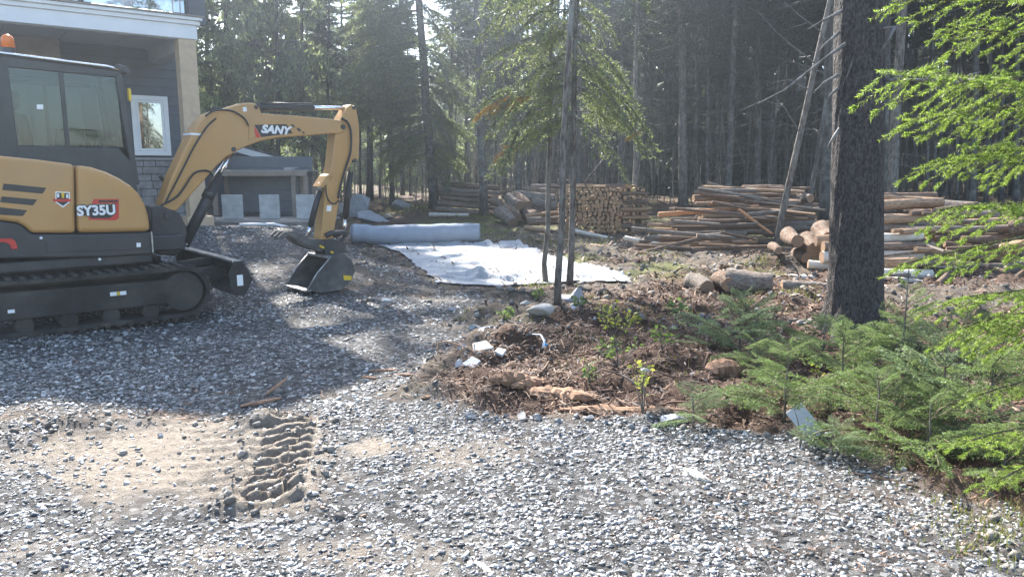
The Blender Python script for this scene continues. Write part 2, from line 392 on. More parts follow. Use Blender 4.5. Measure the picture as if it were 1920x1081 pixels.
def H(x, y):
    x = np.asarray(x, float); y = np.asarray(y, float)
    g = sdist(GRAVEL, x, y)
    gm = sstep(-.12, .12, g + .10 * fbm(x * 2.5, y * 2.5, 5, 3))
    # gravel pad climbing to the house, its bank falls to the cloth
    u, v, L = seg_uv(BANK_A, BANK_B, x, y)
    pad = sstep(-.1, .55, v + .12 * fbm(x * 1.5, y * 1.5, 9, 3)) * sstep(8.6, 14.2, y) * .32
    z = pad
    z = z + gm * (.012 * fbm(x * 4, y * 4, 1, 4) + .02 * fbm(x * .9, y * .9, 2, 2))
    cl = 1 - .92 * sstep(-.12, .2, sdist(CLOTHP, x, y))
    z = z + cl * (1 - gm) * (.09 * fbm(x * 2.3, y * 2.3, 3, 5) + .075 * fbm(x * 6.5, y * 6.5, 4, 4) + .03) * sstep(60, 14, y)
    z = z - .08 * gauss(x, y, -.3, 11.2, 2.0, 2.2)                         # hollow under the cloth
    z = z + sstep(84, 130, y) * 15.0 + sstep(16, 26, y) * .30 + sstep(30, 120, y) * 1.0 + .25 * fbm(x * .12, y * .12, 6, 3) * sstep(20, 40, y)
    z = z + .09 * sstep(-3.2, -5.0, x) * sstep(5.2, 6.2, y) * sstep(9, 7.5, y)
    z = z + .12 * gauss(x, y, -1.85, 9.9, .8, .5, 2.0)                      # loose gravel heap behind the bucket
    for (c, sx, sy, a) in _m: z = z + a * gauss(x, y, c[0], c[1], sx, sy) * (1 + .5 * fbm(x * 14, y * 14, 8, 3))
    # track print
    s = sstep(-.05, .1, sdist(SAND, x, y) + .05 * fbm(x * 6, y * 6, 12, 3))
    u, v, L = seg_uv(LUG_A, LUG_B, x, y)
    wob = .014 * fbm(x * 5, y * 5, 13, 3)
    band = sstep(.15, .11, np.abs(v + wob)) * sstep(-.08, .1, u) * sstep(L + .06, L - .14, u)
    lug = sstep(-.2, .35, np.sin((u + .35 * v + wob) * 2 * math.pi / .105))
    z = z + band * (lug * .065 - .04) * (.85 + .5 * fbm(x * 5, y * 5, 19, 2) + .5 * fbm(x * 22, y * 22, 20, 2)) + band * .012 * fbm(x * 30, y * 30, 23, 2)
    left = sstep(.1, .2, -v) * sstep(.95, .15, -v)
    arc = np.sin((u + .35 * v + .45 * v * v + wob) * 2 * math.pi / .105)
    z = z + s * left * .014 * arc * (.6 + .5 * fbm(x * 3, y * 3, 21, 2))
    z = z + s * .012 * fbm(x * 18, y * 18, 14, 4) * sstep(.1, .7, fbm(x * 2, y * 2, 15, 2) + .6)
    ridge = gauss(v, u * 0, .19, 0, .05) * sstep(-.1, .1, u) * sstep(L + .1, L, u) + gauss(v, u * 0, -.19, 0, .05) * sstep(-.1, .1, u) * sstep(L + .1, L, u)
    z = z + ridge * .035 * (.7 + .8 * fbm(x * 13, y * 13, 22, 3))
    return z
def zones(x, y):
    g = sdist(GRAVEL, x, y)
    gr = sstep(-.10, .10, g + .16 * fbm(x * 3, y * 3, 31, 4))
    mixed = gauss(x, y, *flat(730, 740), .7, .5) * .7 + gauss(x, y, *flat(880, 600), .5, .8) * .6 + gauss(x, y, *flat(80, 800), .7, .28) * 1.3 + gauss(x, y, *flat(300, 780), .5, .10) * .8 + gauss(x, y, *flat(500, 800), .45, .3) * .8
    mixed = mixed + gauss(x, y, *flat(700, 520), .9, .5) * .7 + gauss(x, y, *flat(1650, 960), .5, .4) * .5 + gauss(x, y, *flat(760, 545), 1.0, .7) * .9 + gauss(x, y, *flat(640, 500), .9, .9) * .5  # mid-ground terms: dark soil mix, also standing in for the shade band
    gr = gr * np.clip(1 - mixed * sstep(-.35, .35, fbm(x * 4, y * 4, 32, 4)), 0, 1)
    sa = np.maximum(sstep(-.14, .22, sdist(SAND, x, y) + .30 * fbm(x * 4, y * 4, 33, 5)), sstep(-.05, .08, sdist(SAND2, x, y) + .1 * fbm(x * 5, y * 5, 34, 3)))
    sa = np.maximum(sa, .75 * sstep(.0, .5, fbm(x * 1.6, y * 1.6, 35, 4)) * gr * sstep(5.2, 3.5, y) * sstep(.9, -.8, x))
    u, v, L = seg_uv(LUG_A, LUG_B, x, y); sa = np.maximum(sa, .9 * sstep(.26, .14, np.abs(v + .05 * fbm(x * 7, y * 7, 40, 3))) * sstep(-.12, .02, u) * sstep(L + .12, L - .02, u))
    li = sstep(-.15, .2, sdist(LITTER, x, y) + .25 * fbm(x * 3, y * 3, 36, 4))
    li = np.maximum(li, .85 * sstep(15, 22, y))
    li = np.maximum(li, .8 * sstep(.05, .35, fbm(x * 1.1, y * 1.1, 39, 4)) * (1 - gr))
    mo = sstep(.12, .42, fbm(x * .9, y * .9, 37, 4)) * sstep(8.5, 11, y) * (1 - gr) * .8
    mo = np.maximum(mo, sstep(.15, .5, fbm(x * .6, y * 1.1, 38, 4)) * .7 * sstep(16, 19, y) * sstep(27, 22, y))
    return gr, sa, li, mo
def axis(parts):
    out = []
    for a, b, st in parts: out += list(np.arange(a, b, st))
    return np.array(out + [parts[-1][1]])
gx = axis([(-400, -60, 40), (-60, -14, 2.5), (-14, -5.2, .22), (-5.2, -3.2, .05), (-3.2, -2.1, .028), (-2.1, -.55, .019), (-.55, 3.6, .028), (3.6, 6, .06), (6, 14, .22), (14, 60, 2.5), (60, 400, 40)])
gy = axis([(-60, -4, 6), (-4, 2.0, .2), (2.0, 3.0, .026), (3.0, 4.4, .018), (4.4, 5.6, .027), (5.6, 9, .042), (9, 16, .08), (16, 30, .3), (30, 80, 2), (80, 420, 20)])
GX, GY = np.meshgrid(gx, gy); GX = GX.ravel(); GY = GY.ravel()
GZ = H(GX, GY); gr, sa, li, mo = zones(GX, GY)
nx, ny = len(gx), len(gy)
idx = np.arange(nx * ny).reshape(ny, nx)
GF = np.stack([idx[:-1, :-1].ravel(), idx[:-1, 1:].ravel(), idx[1:, 1:].ravel(), idx[1:, :-1].ravel()], 1)
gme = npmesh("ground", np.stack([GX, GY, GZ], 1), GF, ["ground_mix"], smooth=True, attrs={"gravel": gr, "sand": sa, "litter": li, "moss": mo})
tag(link("ground", gme), kind="structure")

GZG = GZ.reshape(ny, nx)
def ground_z(x, y):
    i = min(max(int(np.searchsorted(gx, x)) - 1, 0), nx - 2); j = min(max(int(np.searchsorted(gy, y)) - 1, 0), ny - 2)
    fx = (x - gx[i]) / (gx[i + 1] - gx[i]); fy = (y - gy[j]) / (gy[j + 1] - gy[j])
    return float((GZG[j, i] * (1 - fx) + GZG[j, i + 1] * fx) * (1 - fy) + (GZG[j + 1, i] * (1 - fx) + GZG[j + 1, i + 1] * fx) * fy)
def ground(px, py):
    z = 0.0
    for _ in range(8):
        x, y = flat(px, py, z); z = .5 * z + .5 * ground_z(x, y)
    return Vector((x, y, ground_z(x, y)))
def on(x, y, dz=0.0): return Vector((x, y, ground_z(x, y) + dz))

# ------------------------------------------------------------------ scattered stuff
CUBE = np.array([(-1, -1, -1), (1, -1, -1), (1, 1, -1), (-1, 1, -1), (-1, -1, 1), (1, -1, 1), (1, 1, 1), (-1, 1, 1)], float)
CT12 = np.array([(0, 2, 1), (0, 3, 2), (4, 5, 6), (4, 6, 7), (0, 1, 5), (0, 5, 4), (1, 2, 6), (1, 6, 5), (2, 3, 7), (2, 7, 6), (3, 0, 4), (3, 4, 7)])
def rotmats(n, tilt):
    a = rng.uniform(0, 2 * math.pi, n); tx = rng.normal(0, tilt, n); ty = rng.normal(0, tilt, n)
    ca, sa_ = np.cos(a), np.sin(a); Z = np.zeros((n, 3, 3)); Z[:, 0, 0] = ca; Z[:, 0, 1] = -sa_; Z[:, 1, 0] = sa_; Z[:, 1, 1] = ca; Z[:, 2, 2] = 1
    X = np.zeros((n, 3, 3)); X[:, 0, 0] = 1; X[:, 1, 1] = np.cos(tx); X[:, 1, 2] = -np.sin(tx); X[:, 2, 1] = np.sin(tx); X[:, 2, 2] = np.cos(tx)
    Y = np.zeros((n, 3, 3)); Y[:, 1, 1] = 1; Y[:, 0, 0] = np.cos(ty); Y[:, 0, 2] = np.sin(ty); Y[:, 2, 0] = -np.sin(ty); Y[:, 2, 2] = np.cos(ty)
    return X @ Y @ Z
def shards(px, py, size, flatness, tilt, lift=.35, elong=(.55, 1.0), round_=.35):
    """angular stones: jittered boxes, flattened"""
    n = len(px); V = np.repeat(CUBE[None], n, 0) * (1 + rng.uniform(-round_, .12, (n, 8, 3)))
    top = rng.uniform(.55, 1, (n, 1, 1)); V[:, 4:, :2] *= top
    S = np.stack([size, size * rng.uniform(*elong, n), size * rng.uniform(*flatness, n)], 1)[:, None, :] * .5
    V = np.einsum('nij,nkj->nki', rotmats(n, tilt), V * S)
    z = H(px, py)
    V += np.stack([px, py, z + S[:, 0, 2] * lift], 1)[:, None, :]
    Fc = (CT12[None] + (np.arange(n) * 8)[:, None, None]).reshape(-1, 3)
    return V.reshape(-1, 3), Fc
def cat(lists):
    Vs, Fs, o = [], [], 0
    for V, Fc in lists: Vs.append(V); Fs.append(Fc + o); o += len(V)
    return np.concatenate(Vs), np.concatenate(Fs)
def sample(y0, y1, dens, half=lambda y: .74 * y + .7):
    ym = half(y1); n = int((y1 - y0) * 2 * ym * dens)
    x = rng.uniform(-ym, ym, n); y = rng.uniform(y0, y1, n); k = np.abs(x) < half(y); return x[k], y[k]
L = []
for (y0, y1, d, s0, s1) in ((1.9, 3.2, 5600, .005, .034), (3.2, 4.6, 3500, .007, .038), (4.6, 6.4, 1600, .010, .046), (6.4, 9.2, 620, .014, .056), (9.2, 15, 170, .02, .07)):
    x, y = sample(y0, y1, d); a, b_, c, d_ = zones(x, y)
    keep = rng.uniform(0, 1, len(x)) < a * (1 - .82 * b_) * np.clip(.80 + 1.1 * fbm(x * 1.9, y * 1.9, 51, 4), .15, 1) + .015
    x, y = x[keep], y[keep]
    L.append(shards(x, y, s0 + (s1 - s0) * rng.uniform(0, 1, len(x)) ** 2.9, (.12, .42), .36, .35, (.35, 1.0), .45))
V, Fc = cat(L)
tag(link("gravel", npmesh("gravel", V, Fc, ["gravel_stone"])), "loose crushed grey slate gravel covering the yard", "gravel", kind="stuff")
# soil clods on ridges, banks and churned places
L = []
x, y = sample(2.4, 6.2, 900); a, b_, c, d_ = zones(x, y)
u, v, LL = seg_uv(LUG_A, LUG_B, x, y)
wgt = .9 * sstep(.15, .19, np.abs(v)) * sstep(.32, .22, np.abs(v)) * sstep(-.15, 0, u) * sstep(LL + .2, LL, u)
for (cc, sx, sy, aa) in _m[:9]: wgt = wgt + .8 * gauss(x, y, cc[0], cc[1], sx * 1.2, sy * 1.3)
wgt = wgt + .05 * b_ + .25 * sstep(.12, 0, np.abs(sdist(SAND, x, y))) + .3 * sstep(.12, 0, np.abs(sdist(GRAVEL, x, y) - .05))
k = rng.uniform(0, 1, len(x)) < wgt * .5; x, y = x[k], y[k]
L.append(shards(x, y, .007 + .045 * rng.uniform(0, 1, len(x)) ** 3.2, (.6, .95), .8, .3, (.7, 1), .45))
x, y = sample(6.2, 16, 130); a, b_, c, d_ = zones(x, y)
k = rng.uniform(0, 1, len(x)) < (1 - a) * .4 + .02; x, y = x[k], y[k]
L.append(shards(x, y, .015 + .08 * rng.uniform(0, 1, len(x)) ** 4, (.4, .8), .6, .25, (.6, 1), .45))
V, Fc = cat(L)
tag(link("soil_clods", npmesh("soil_clods", V, Fc, ["soil_clod"], smooth=False)), "dark crumbled soil clods along the track print and banks", "soil", kind="stuff")
# needles, bark crumbs and twigs lying on the soil
def strips(x, y, ln, wd, tilt=.35, lift=.006):
    n = len(x); R = rotmats(n, tilt)
    base = np.array([(-1, -1, 0), (1, -1, 0), (1, 1, 0), (-1, 1, 0), (0, -1, .25), (0, 1, .25)], float)
    V = np.repeat(base[None], n, 0); V[:, 4:, 2] *= rng.uniform(-.2, 1.2, (n, 1))
    V = V * np.stack([ln * .5, wd * .5, ln * .5], 1)[:, None, :]
    V = np.einsum('nij,nkj->nki', R, V); V += np.stack([x, y, H(x, y) + lift + rng.uniform(0, .012, n)], 1)[:, None, :]
    fb = np.array([(0, 4, 5), (0, 5, 3), (4, 1, 2), (4, 2, 5)])
    return V.reshape(-1, 3), (fb[None] + (np.arange(n) * 6)[:, None, None]).reshape(-1, 3)
L = []
for (y0, y1, d, l0, l1, wd) in ((2.2, 4.2, 1100, .015, .06, .0028), (4.2, 6.5, 1300, .02, .10, .005), (4.2, 7.5, 45, .04, .16, .009), (6.5, 9.5, 520, .03, .16, .008), (9.5, 16, 130, .05, .30, .014)):
    x, y = sample(y0, y1, d); a, b_, c, d_ = zones(x, y)
    k = rng.uniform(0, 1, len(x)) < np.clip(c * (1 - .75 * a) * .95 + .22 * (1 - a) + .55 * a * sstep(.05, .6, fbm(x * 1.7, y * 1.7, 61, 4) + .22 * x - .05), 0, 1)
    x, y = x[k], y[k]; n = len(x)
    L.append(strips(x, y, l0 + (l1 - l0) * rng.uniform(0, 1, n) ** 2, wd * rng.uniform(.6, 2.2, n)))
V, Fc = cat(L)
tag(link("needle_litter", npmesh("needle_litter", V, Fc, ["litter"])), "reddish brown needles and twigs lying on soil and gravel", "litter", kind="stuff")
# grass and moss tufts on the soil behind
def blades(x, y, ln, wd):
    n = len(x); a = rng.uniform(0, 2 * math.pi, n); lean = rng.uniform(.1, .8, n)
    d = np.stack([np.cos(a) * lean, np.sin(a) * lean, np.ones(n)], 1); d /= np.linalg.norm(d, axis=1)[:, None]
    s = np.stack([-np.sin(a), np.cos(a), np.zeros(n)], 1) * (wd * .5)[:, None]
    p = np.stack([x, y, H(x, y) - .005], 1)
    V = np.stack([p - s, p + s, p + d * ln[:, None]], 1).reshape(-1, 3)
    return V, np.arange(3 * n).reshape(-1, 3)
tufts = [(1120, 640, .35, 120), (1220, 620, .4, 110), (1320, 600, .4, 120), (1080, 690, .3, 60), (1450, 590, .4, 140), (1700, 610, .5, 160), (1260, 700, .3, 70), (1000, 600, .3, 60), (1490, 553, .35, 260), (1420, 495, .3, 180), (1010, 535, .35, 130), (1090, 570, .3, 90), (880, 585, .3, 60), (780, 392, 1.3, 350), (920, 440, 1.0, 260), (1010, 455, .9, 220),
         (1110, 455, .9, 160), (1240, 480, .6, 100), (1180, 585, .4, 80), (1390, 560, .5, 120), (1890, 970, .35, 500), (1880, 1010, .25, 250), (1780, 890, .3, 60), (900, 408, 1.2, 260), (1260, 585, .4, 70)]
xs, ys = [], []
for (a, b_, s, n) in tufts:
    g = ground(a, b_); xs.append(rng.normal(g.x, s * .5, n)); ys.append(rng.normal(g.y, s * .45, n))
x = np.concatenate(xs); y = np.concatenate(ys); n = len(x)
V, Fc = blades(x, y, rng.uniform(.008, .035, n) * (1 + .22 * y), rng.uniform(.0025, .006, n) * (1 + .18 * y))
tag(link("grass", npmesh("grass", V, Fc, ["moss_green"], attrs={"tone": np.repeat(rng.uniform(0, 1, n), 3)})), "short yellow green grass and moss tufts on the soil", "grass", kind="stuff")
# ------------------------------------------------------------------ excavator (local: x forward, y to its left = away from the camera, z up)
EC = np.array((-4.23, 7.36)); EA = math.radians(42)
ED = np.array((math.cos(EA), math.sin(EA))); EL = np.array((-math.sin(EA), math.cos(EA)))
EZ = .02
ex = empty("excavator", (EC[0], EC[1], EZ), EA)
tag(ex, "yellow and black tracked mini excavator with cab, dozer blade and lowered bucket", "excavator")
def E(px, py, v):
    d = ray(px, py); dl = d[0] * EL[0] + d[1] * EL[1]
    t = (v + EC[0] * EL[0] + EC[1] * EL[1]) / dl
    P = d * t
    return ((P[0] - EC[0]) * ED[0] + (P[1] - EC[1]) * ED[1], CAMH + P[2] - EZ)
def Ep(pts, v): return [E(a, b, v) for a, b in pts]
def E3(px, py, v): u, z = E(px, py, v); return Vector((u, v, z))
def part(name, mat, parent=ex, bevel=0.0, seg=2, **k):
    return lambda mb: mb.build(name, mat, parent, bevel, seg)
def plate(name, mat, pts, v0, v1, parent=ex, bevel=.006, seg=2, vref=None):
    return MB().prism(Ep(pts, v0 if vref is None else vref), v0, v1).build(name, mat, parent, bevel, seg)
def rod(name, mat, a, b_, r, parent=ex, n=14): return MB().tube([a, b_], r, n).build(name, mat, parent)
def pin(name, p, v0, v1, r, mat="black_paint", parent=ex): return MB().tube([(p[0], v0, p[1]), (p[0], v1, p[1])], r, 14).build(name, mat, parent, .004)
def lettering(body, size, px, py, v, mat, parent, shear=0.0, xs=1.0, bold=.004, roll=0.0, depth=.002):
    c = bpy.data.curves.new("lettering", 'FONT'); c.body = body; c.size = size; c.extrude = depth; c.shear = shear; c.offset = bold; c.align_x = 'CENTER'; c.align_y = 'CENTER'
    c.materials.append(MATS[mat]); tmp = bpy.data.objects.new("tmp", c); C.objects.link(tmp); bpy.context.view_layer.update()
    me = bpy.data.meshes.new_from_object(tmp.evaluated_get(bpy.context.evaluated_depsgraph_get())); bpy.data.objects.remove(tmp); bpy.data.curves.remove(c)
    o = link("lettering", me, parent)
    u, z = E(px, py, v); o.location = (u, v, z); o.rotation_euler = (math.pi / 2, roll, 0); o.scale = (xs, 1, 1); return o

VB = -.115                                   # near face of the boom
boom_px = [(299, 396), (322, 331), (342, 288), (361, 247), (374, 228), (390, 213), (408, 207), (437, 199), (457, 193), (479, 193), (487, 200), (490, 212), (560, 217), (600, 221), (639, 225),
           (648, 234), (645, 247), (637, 251), (620, 251), (569, 255), (519, 259), (488, 265), (457, 277), (441, 286), (425, 294), (406, 312), (387, 334), (352, 373), (331, 396)]
boom = plate("boom", "yellow_paint", boom_px, VB, -VB, ex, .018, 3)
# raised seam rails and cast collar on the boom
plate("boom_rib", "yellow_paint", [(466, 233), (476, 233), (478, 258), (466, 262)], VB - .012, -VB, boom, .003, 1, VB)
plate("decal_panel", "decal_black", [(477, 234), (537, 233), (549, 250), (490, 257)], VB - .0025, VB + .004, boom, 0)
plate("decal_panel", "decal_red", [(470, 236), (476, 234.5), (489, 257), (482, 258.5)], VB - .002, VB + .004, boom, 0)
for q in ([(545, 233), (550, 233.5), (554, 239), (549, 239)], [(556, 240), (561, 240), (566, 246), (560, 246.5)], [(566, 247), (570, 247), (572, 250), (568, 250.5)]):
    plate("decal_panel", "decal_black", q, VB - .0025, VB + .004, boom, 0)
lettering("SANY", .118, 516, 244, VB - .004, "decal_white", boom, .28, 1.12, .006, math.radians(2.2))
for (a, b_) in ((406, 218), (520, 247), (438, 279), (646, 238)): pass
pin("boom_pin", E(438, 280, VB), VB - .012, -VB + .012, .026, parent=boom)
pin("boom_pin", E(643, 238, VB), VB - .014, -VB + .014, .030, parent=boom)
pin("boom_pin", E(480, 201, VB), VB - .012, -VB + .012, .022, parent=boom)
plate("sticker", "decal_white", [(455, 201), (462, 200.5), (463, 209), (456, 209.5)], VB - .002, VB + .003, boom, 0)
plate("sticker", "decal_white", [(358, 249), (377, 250), (375, 254), (357, 253)], VB - .003, -VB, boom, 0)
# arm
VA = -.095
arm_px = [(629, 251), (622, 313), (613, 343), (601, 449), (624, 451), (636, 378), (642, 347), (652, 318), (662, 300), (672, 300), (674.5, 262), (674, 238), (671, 215), (667, 198), (657, 196), (652, 201), (640, 222), (634, 235)]
arm = plate("arm", "yellow_paint", arm_px, VA, -VA, ex, .014, 3)
plate("arm_lug", "yellow_paint", [(612, 330), (622, 323), (624, 334), (606, 352), (600, 350)], VA, -VA, arm, .006, 2)
plate("sticker", "decal_white", [(613, 385), (622, 385), (621, 396), (612, 396)], VA - .002, VA + .003, arm, 0)
for (a, b_) in ((663, 202), (665, 301), (609, 452)): pin("arm_pin", E(a, b_, VA), VA - .014, -VA + .014, .024, parent=arm)
# arm cylinder on top of the boom
rod("cylinder_barrel", "black_paint", E3(483, 200, 0), E3(586, 202, 0), .042)
rod("cylinder_rod", "chrome", E3(586, 202, 0), E3(660, 203, 0), .024)
rod("cylinder_pipe", "black_paint", E3(487, 193, -.05), E3(586, 195, -.05), .010)
# boom cylinder under the boom
bc = MB().tube([E3(344, 460, .0), E3(412, 328, .0)], .058, 16).build("cylinder_barrel", "black_paint", ex)
rod("cylinder_rod", "chrome", E3(408, 334, 0), E3(432, 288, 0), .030)
rod("cylinder_pipe", "chrome", E3(392, 344, -.07), E3(426, 292, -.07), .011)
rod("cylinder_clamp", "black_plastic", E3(388, 372, 0), E3(396, 357, 0), .066)
# bucket cylinder behind the arm, thumb cylinder before it
rod("cylinder_barrel", "black_paint", E3(656, 322, 0), E3(648, 408, 0), .040)
rod("cylinder_rod", "chrome", E3(648, 406, 0), E3(644, 436, 0), .024)
rod("cylinder_barrel", "black_paint", E3(602, 346, 0), E3(582, 424, 0), .036)
rod("cylinder_rod", "chrome", E3(583, 420, 0), E3(576, 444, 0), .021)
rod("cylinder_clamp", "worn_steel", E3(603, 344, 0), E3(599, 358, 0), .045)
# hoses
def hose(pts, v, r=.011, name="hose"):
    P = [E3(a, b_, v) for a, b_ in pts]; out = []
    for i in range(len(P) - 1):
        p0, p1, p2, p3 = P[max(i - 1, 0)], P[i], P[i + 1], P[min(i + 2, len(P) - 1)]
        for k in range(6):
            t = k / 6; out.append(.5 * ((2 * p1) + (p2 - p0) * t + (2 * p0 - 5 * p1 + 4 * p2 - p3) * t * t + (3 * p1 - p0 - 3 * p2 + p3) * t ** 3))
    return MB().tube(out + [P[-1]], r, 8).build(name, "hose_black", ex)
hose([(302, 385), (330, 370), (345, 352), (362, 327), (380, 320), (393, 322), (400, 332)], VB - .03)
hose([(310, 380), (336, 330), (364, 275), (388, 238), (405, 222)], VB - .02, .009)
hose([(385, 218), (400, 208), (420, 206), (440, 210), (458, 222), (466, 236)], VB - .025, .010)
hose([(402, 212), (394, 206), (404, 203), (425, 205)], 0, .012)
hose([(640, 222), (652, 230), (658, 250), (657, 285), (648, 315), (638, 350), (634, 372)], VA - .03, .014)
hose([(611, 352), (612, 365), (618, 378), (628, 382), (636, 374)], VA - .03, .009)
hose([(300, 330), (312, 340), (330, 320), (345, 300)], .15, .02)
# swing post and boom foot
MB().prism(Ep([(283, 388), (300, 384), (318, 392), (336, 398), (350, 425), (352, 440), (341, 470), (330, 480), (300, 478), (285, 470)], -.16), -.16, .16).build("swing_post", "black_paint", ex, .02, 3)
pin("boom_pin", E(315, 404, -.16), -.18, .18, .045)
pin("boom_pin", E(342, 458, -.16), -.175, .175, .035)
MB().box((.30, -.32, .62), (.86, .32, .78)).build("swing_bracket", "black_paint", ex, .02)
MB().box((.86, -.17, .655), (.93, -.16, .665)).build("sticker", "decal_white", ex)

# ---- upper body
VN = -.75
front_panel = [(143, 309), (172, 313), (200, 322), (225, 334), (247, 348), (262, 363), (273, 382), (280, 405), (284, 434), (215, 436), (146, 437)]
rear_panel = [(-70, 290), (0, 292), (70, 299), (140, 308), (142, 437), (60, 437), (48, 425), (33, 417), (0, 413), (-70, 413)]
fp = plate("engine_cover", "yellow_paint", front_panel, VN, -.06, ex, .05, 4)
rp = plate("side_cover", "yellow_paint", rear_panel, VN, -.06, ex, .035, 4)
for q in ([(7, 344), (87, 352), (80, 363), (4, 356)], [(3, 368), (70, 374), (62, 385), (0, 379)], [(-3, 388), (51, 394), (43, 405), (-6, 402)]):
    g = plate("vent", "black_plastic", q, VN - .004, VN + .02, rp, .002, 1)
    (u0, z0), (u1, z1), (u2, z2), (u3, z3) = Ep(q, VN)
    for t in (.25, .5, .75):
        a = Vector((u0 + (u3 - u0) * t + .012, VN - .006, z0 + (z3 - z0) * t)); b_ = Vector((u1 + (u2 - u1) * t - .012, VN - .006, z1 + (z2 - z1) * t))
        MB().tube([a, b_], .003, 4, smooth=False).build("slat", "black_paint", g)
# flag decal with model number
plate("decal_panel", "decal_red", [(176, 373), (223, 373), (223, 409), (216, 413), (166, 412), (166, 402), (200, 400), (212, 392), (214, 381), (190, 381), (172, 383)], VN - .002, VN + .004, fp, 0)
plate("decal_panel", "decal_black", [(186, 375.5), (222, 375.5), (220, 379), (184, 379)], VN - .0035, VN + .004, fp, 0)
plate("decal_panel", "decal_black", [(152, 386), (213, 383), (213, 404), (205, 409), (172, 409), (166, 404), (153, 404)], VN - .0045, VN + .004, fp, 0)
lettering("SY35U", .122, 181, 395, VN - .0075, "decal_black", fp, .0, .93, .013, 0, .001)
lettering("SY35U", .122, 181, 395, VN - .011, "decal_white", fp, .0, .93, .0045, 0)
# shield emblem
sh = [(104, 359), (131, 360), (131, 379), (118, 389), (104, 379)]
plate("emblem", "decal_white", sh, VN - .002, VN + .004, rp, 0)
plate("emblem", "decal_black", [(106, 361), (129, 362), (129, 378), (118, 386), (106, 378)], VN - .003, VN + .004, rp, 0)
plate("emblem", "decal_red", [(99, 373), (134, 373), (132, 378), (101, 378)], VN - .004, VN + .004, rp, 0)
plate("emblem", "decal_yellow", [(115, 361), (121, 361), (120, 371), (116, 371)], VN - .0045, VN + .004, rp, 0)
for (a, b_) in ((109, 367), (126, 368)): plate("emblem", "decal_white", [(a - 2, b_ - 4), (a + 2, b_ - 4), (a + 2, b_ + 3), (a - 2, b_ + 3)], VN - .0042, VN + .004, rp, 0)
# black skirt
sk = plate("skirt", "black_plastic", [(-70, 415), (0, 415), (32, 419), (46, 427), (59, 439), (146, 439), (284, 436), (286, 476), (200, 482), (60, 484), (-70, 486)], VN + .006, -.06, ex, .015, 2)
plate("skirt_panel", "black_plastic", [(88, 449), (280, 445), (281, 466), (240, 468), (88, 473)], VN - .004, VN + .03, sk, .004, 2)
plate("tail_reflector", "decal_red", [(-8, 447), (22, 447), (29, 452), (34, 466), (22, 467), (18, 458), (10, 454), (-8, 454)], VN - .002, VN + .02, sk, .002, 1)
plate("sticker", "decal_white", [(256, 455), (264, 455), (264, 463), (256, 463)], VN - .006, VN + .02, sk, 0)
for (a, b_) in ((77, 446), (187, 486)): pin("bolt", E(a, b_, VN), VN - .006, VN + .02, .012, "decal_white", sk)
MB().prism([(E(284, 436, VN)[0] - .004, .66), (E(284, 436, VN)[0] + .008, .66), (E(284, 436, VN)[0] + .008, .86), (E(284, 436, VN)[0] - .004, .86)], VN + .002, VN + .02).build("edge_strip", "worn_steel", ex)
MB().box((-.85, -.70, .56), (.42, .74, .66)).build("slew_platform", "black_paint", ex, .02)
MB().tube([(-.1, 0, .45), (-.1, 0, .58)], .42, 28).build("slew_ring", "black_paint", ex)
# far side cover and counterweight
MB().prism([(-.92, .62), (-.5, .60), (.5, .62), (.52, .95), (-.92, .98)], .06, .76).build("far_cover", "black_plastic", ex, .03)
MB().prism([(-1.02, .66), (-.86, .64), (-.86, 1.46), (-.98, 1.40), (-1.04, 1.2)], -.62, .66).build("counterweight", "yellow_paint", ex, .06, 4)

# ---- cab: pillars, roof, panes, seat
cab = empty("cab", parent=ex)
YN, YF = -.06, .76
cb = Ep([(-40, 100), (38, 108), (195, 122), (222, 130), (234, 142), (262, 348), (38, 345), (-40, 300)], YN)
u_fb = E(262, 348, YN)[0]; u_ft = E(226, 134, YN)[0]; z_t = E(226, 134, YN)[1]; z_r = E(20, 106, YN)[1]; u_r = E(24, 300, YN)[0]
z_b = E(150, 338, YN)[1]; z_s = E(150, 274, YN)[1]
UR = u_r - .10
def cab_side(y0, y1):
    mb = MB()
    # rear pillar, front pillar, roof rail, sill panel
    mb.prism([(UR, z_b), (UR + .16, z_b), (UR + .14, z_r), (UR, z_r)], y0, y1)
    mb.prism([(u_fb - .05, z_b - .05), (u_fb, z_b - .05), (u_ft + .01, z_t), (u_ft - .055, z_t)], y0 + .001, y1 - .001)
    mb.prism([(UR - .02, z_r - .09), (u_ft - .03, z_t - .06), (u_ft, z_t), (UR - .02, z_r + .005)], y0 - .001, y1 + .001)
    mb.prism([(UR, z_b - .12), (u_fb - .02, z_b - .12), (u_fb - .045, z_b + .16), (u_fb - .17, z_s - .01), (UR, z_s)], y0 + .002, y1 - .002)
    return mb
cab_side(YN, YN + .05).build("pillar_frame", "black_plastic", cab, .008)
cab_side(YF - .05, YF).build("pillar_frame", "black_plastic", cab, .008)
MB().prism([(UR - .05, z_r), (u_ft - .12, z_t + .015), (u_ft + .02, z_t - .02), (u_ft + .01, z_t + .02), (u_ft - .12, z_t + .05), (UR - .05, z_r + .045)], YN - .015, YF + .015).build("roof", "black_paint", cab, .015, 3)
MB().tube([(UR - .05, YN - .02, z_r + .03), (u_ft - .12, YN - .02, z_t + .035), (u_ft - .02, YN - .02, z_t + .015)], .012, 8).build("roof_rail", "chrome", cab)
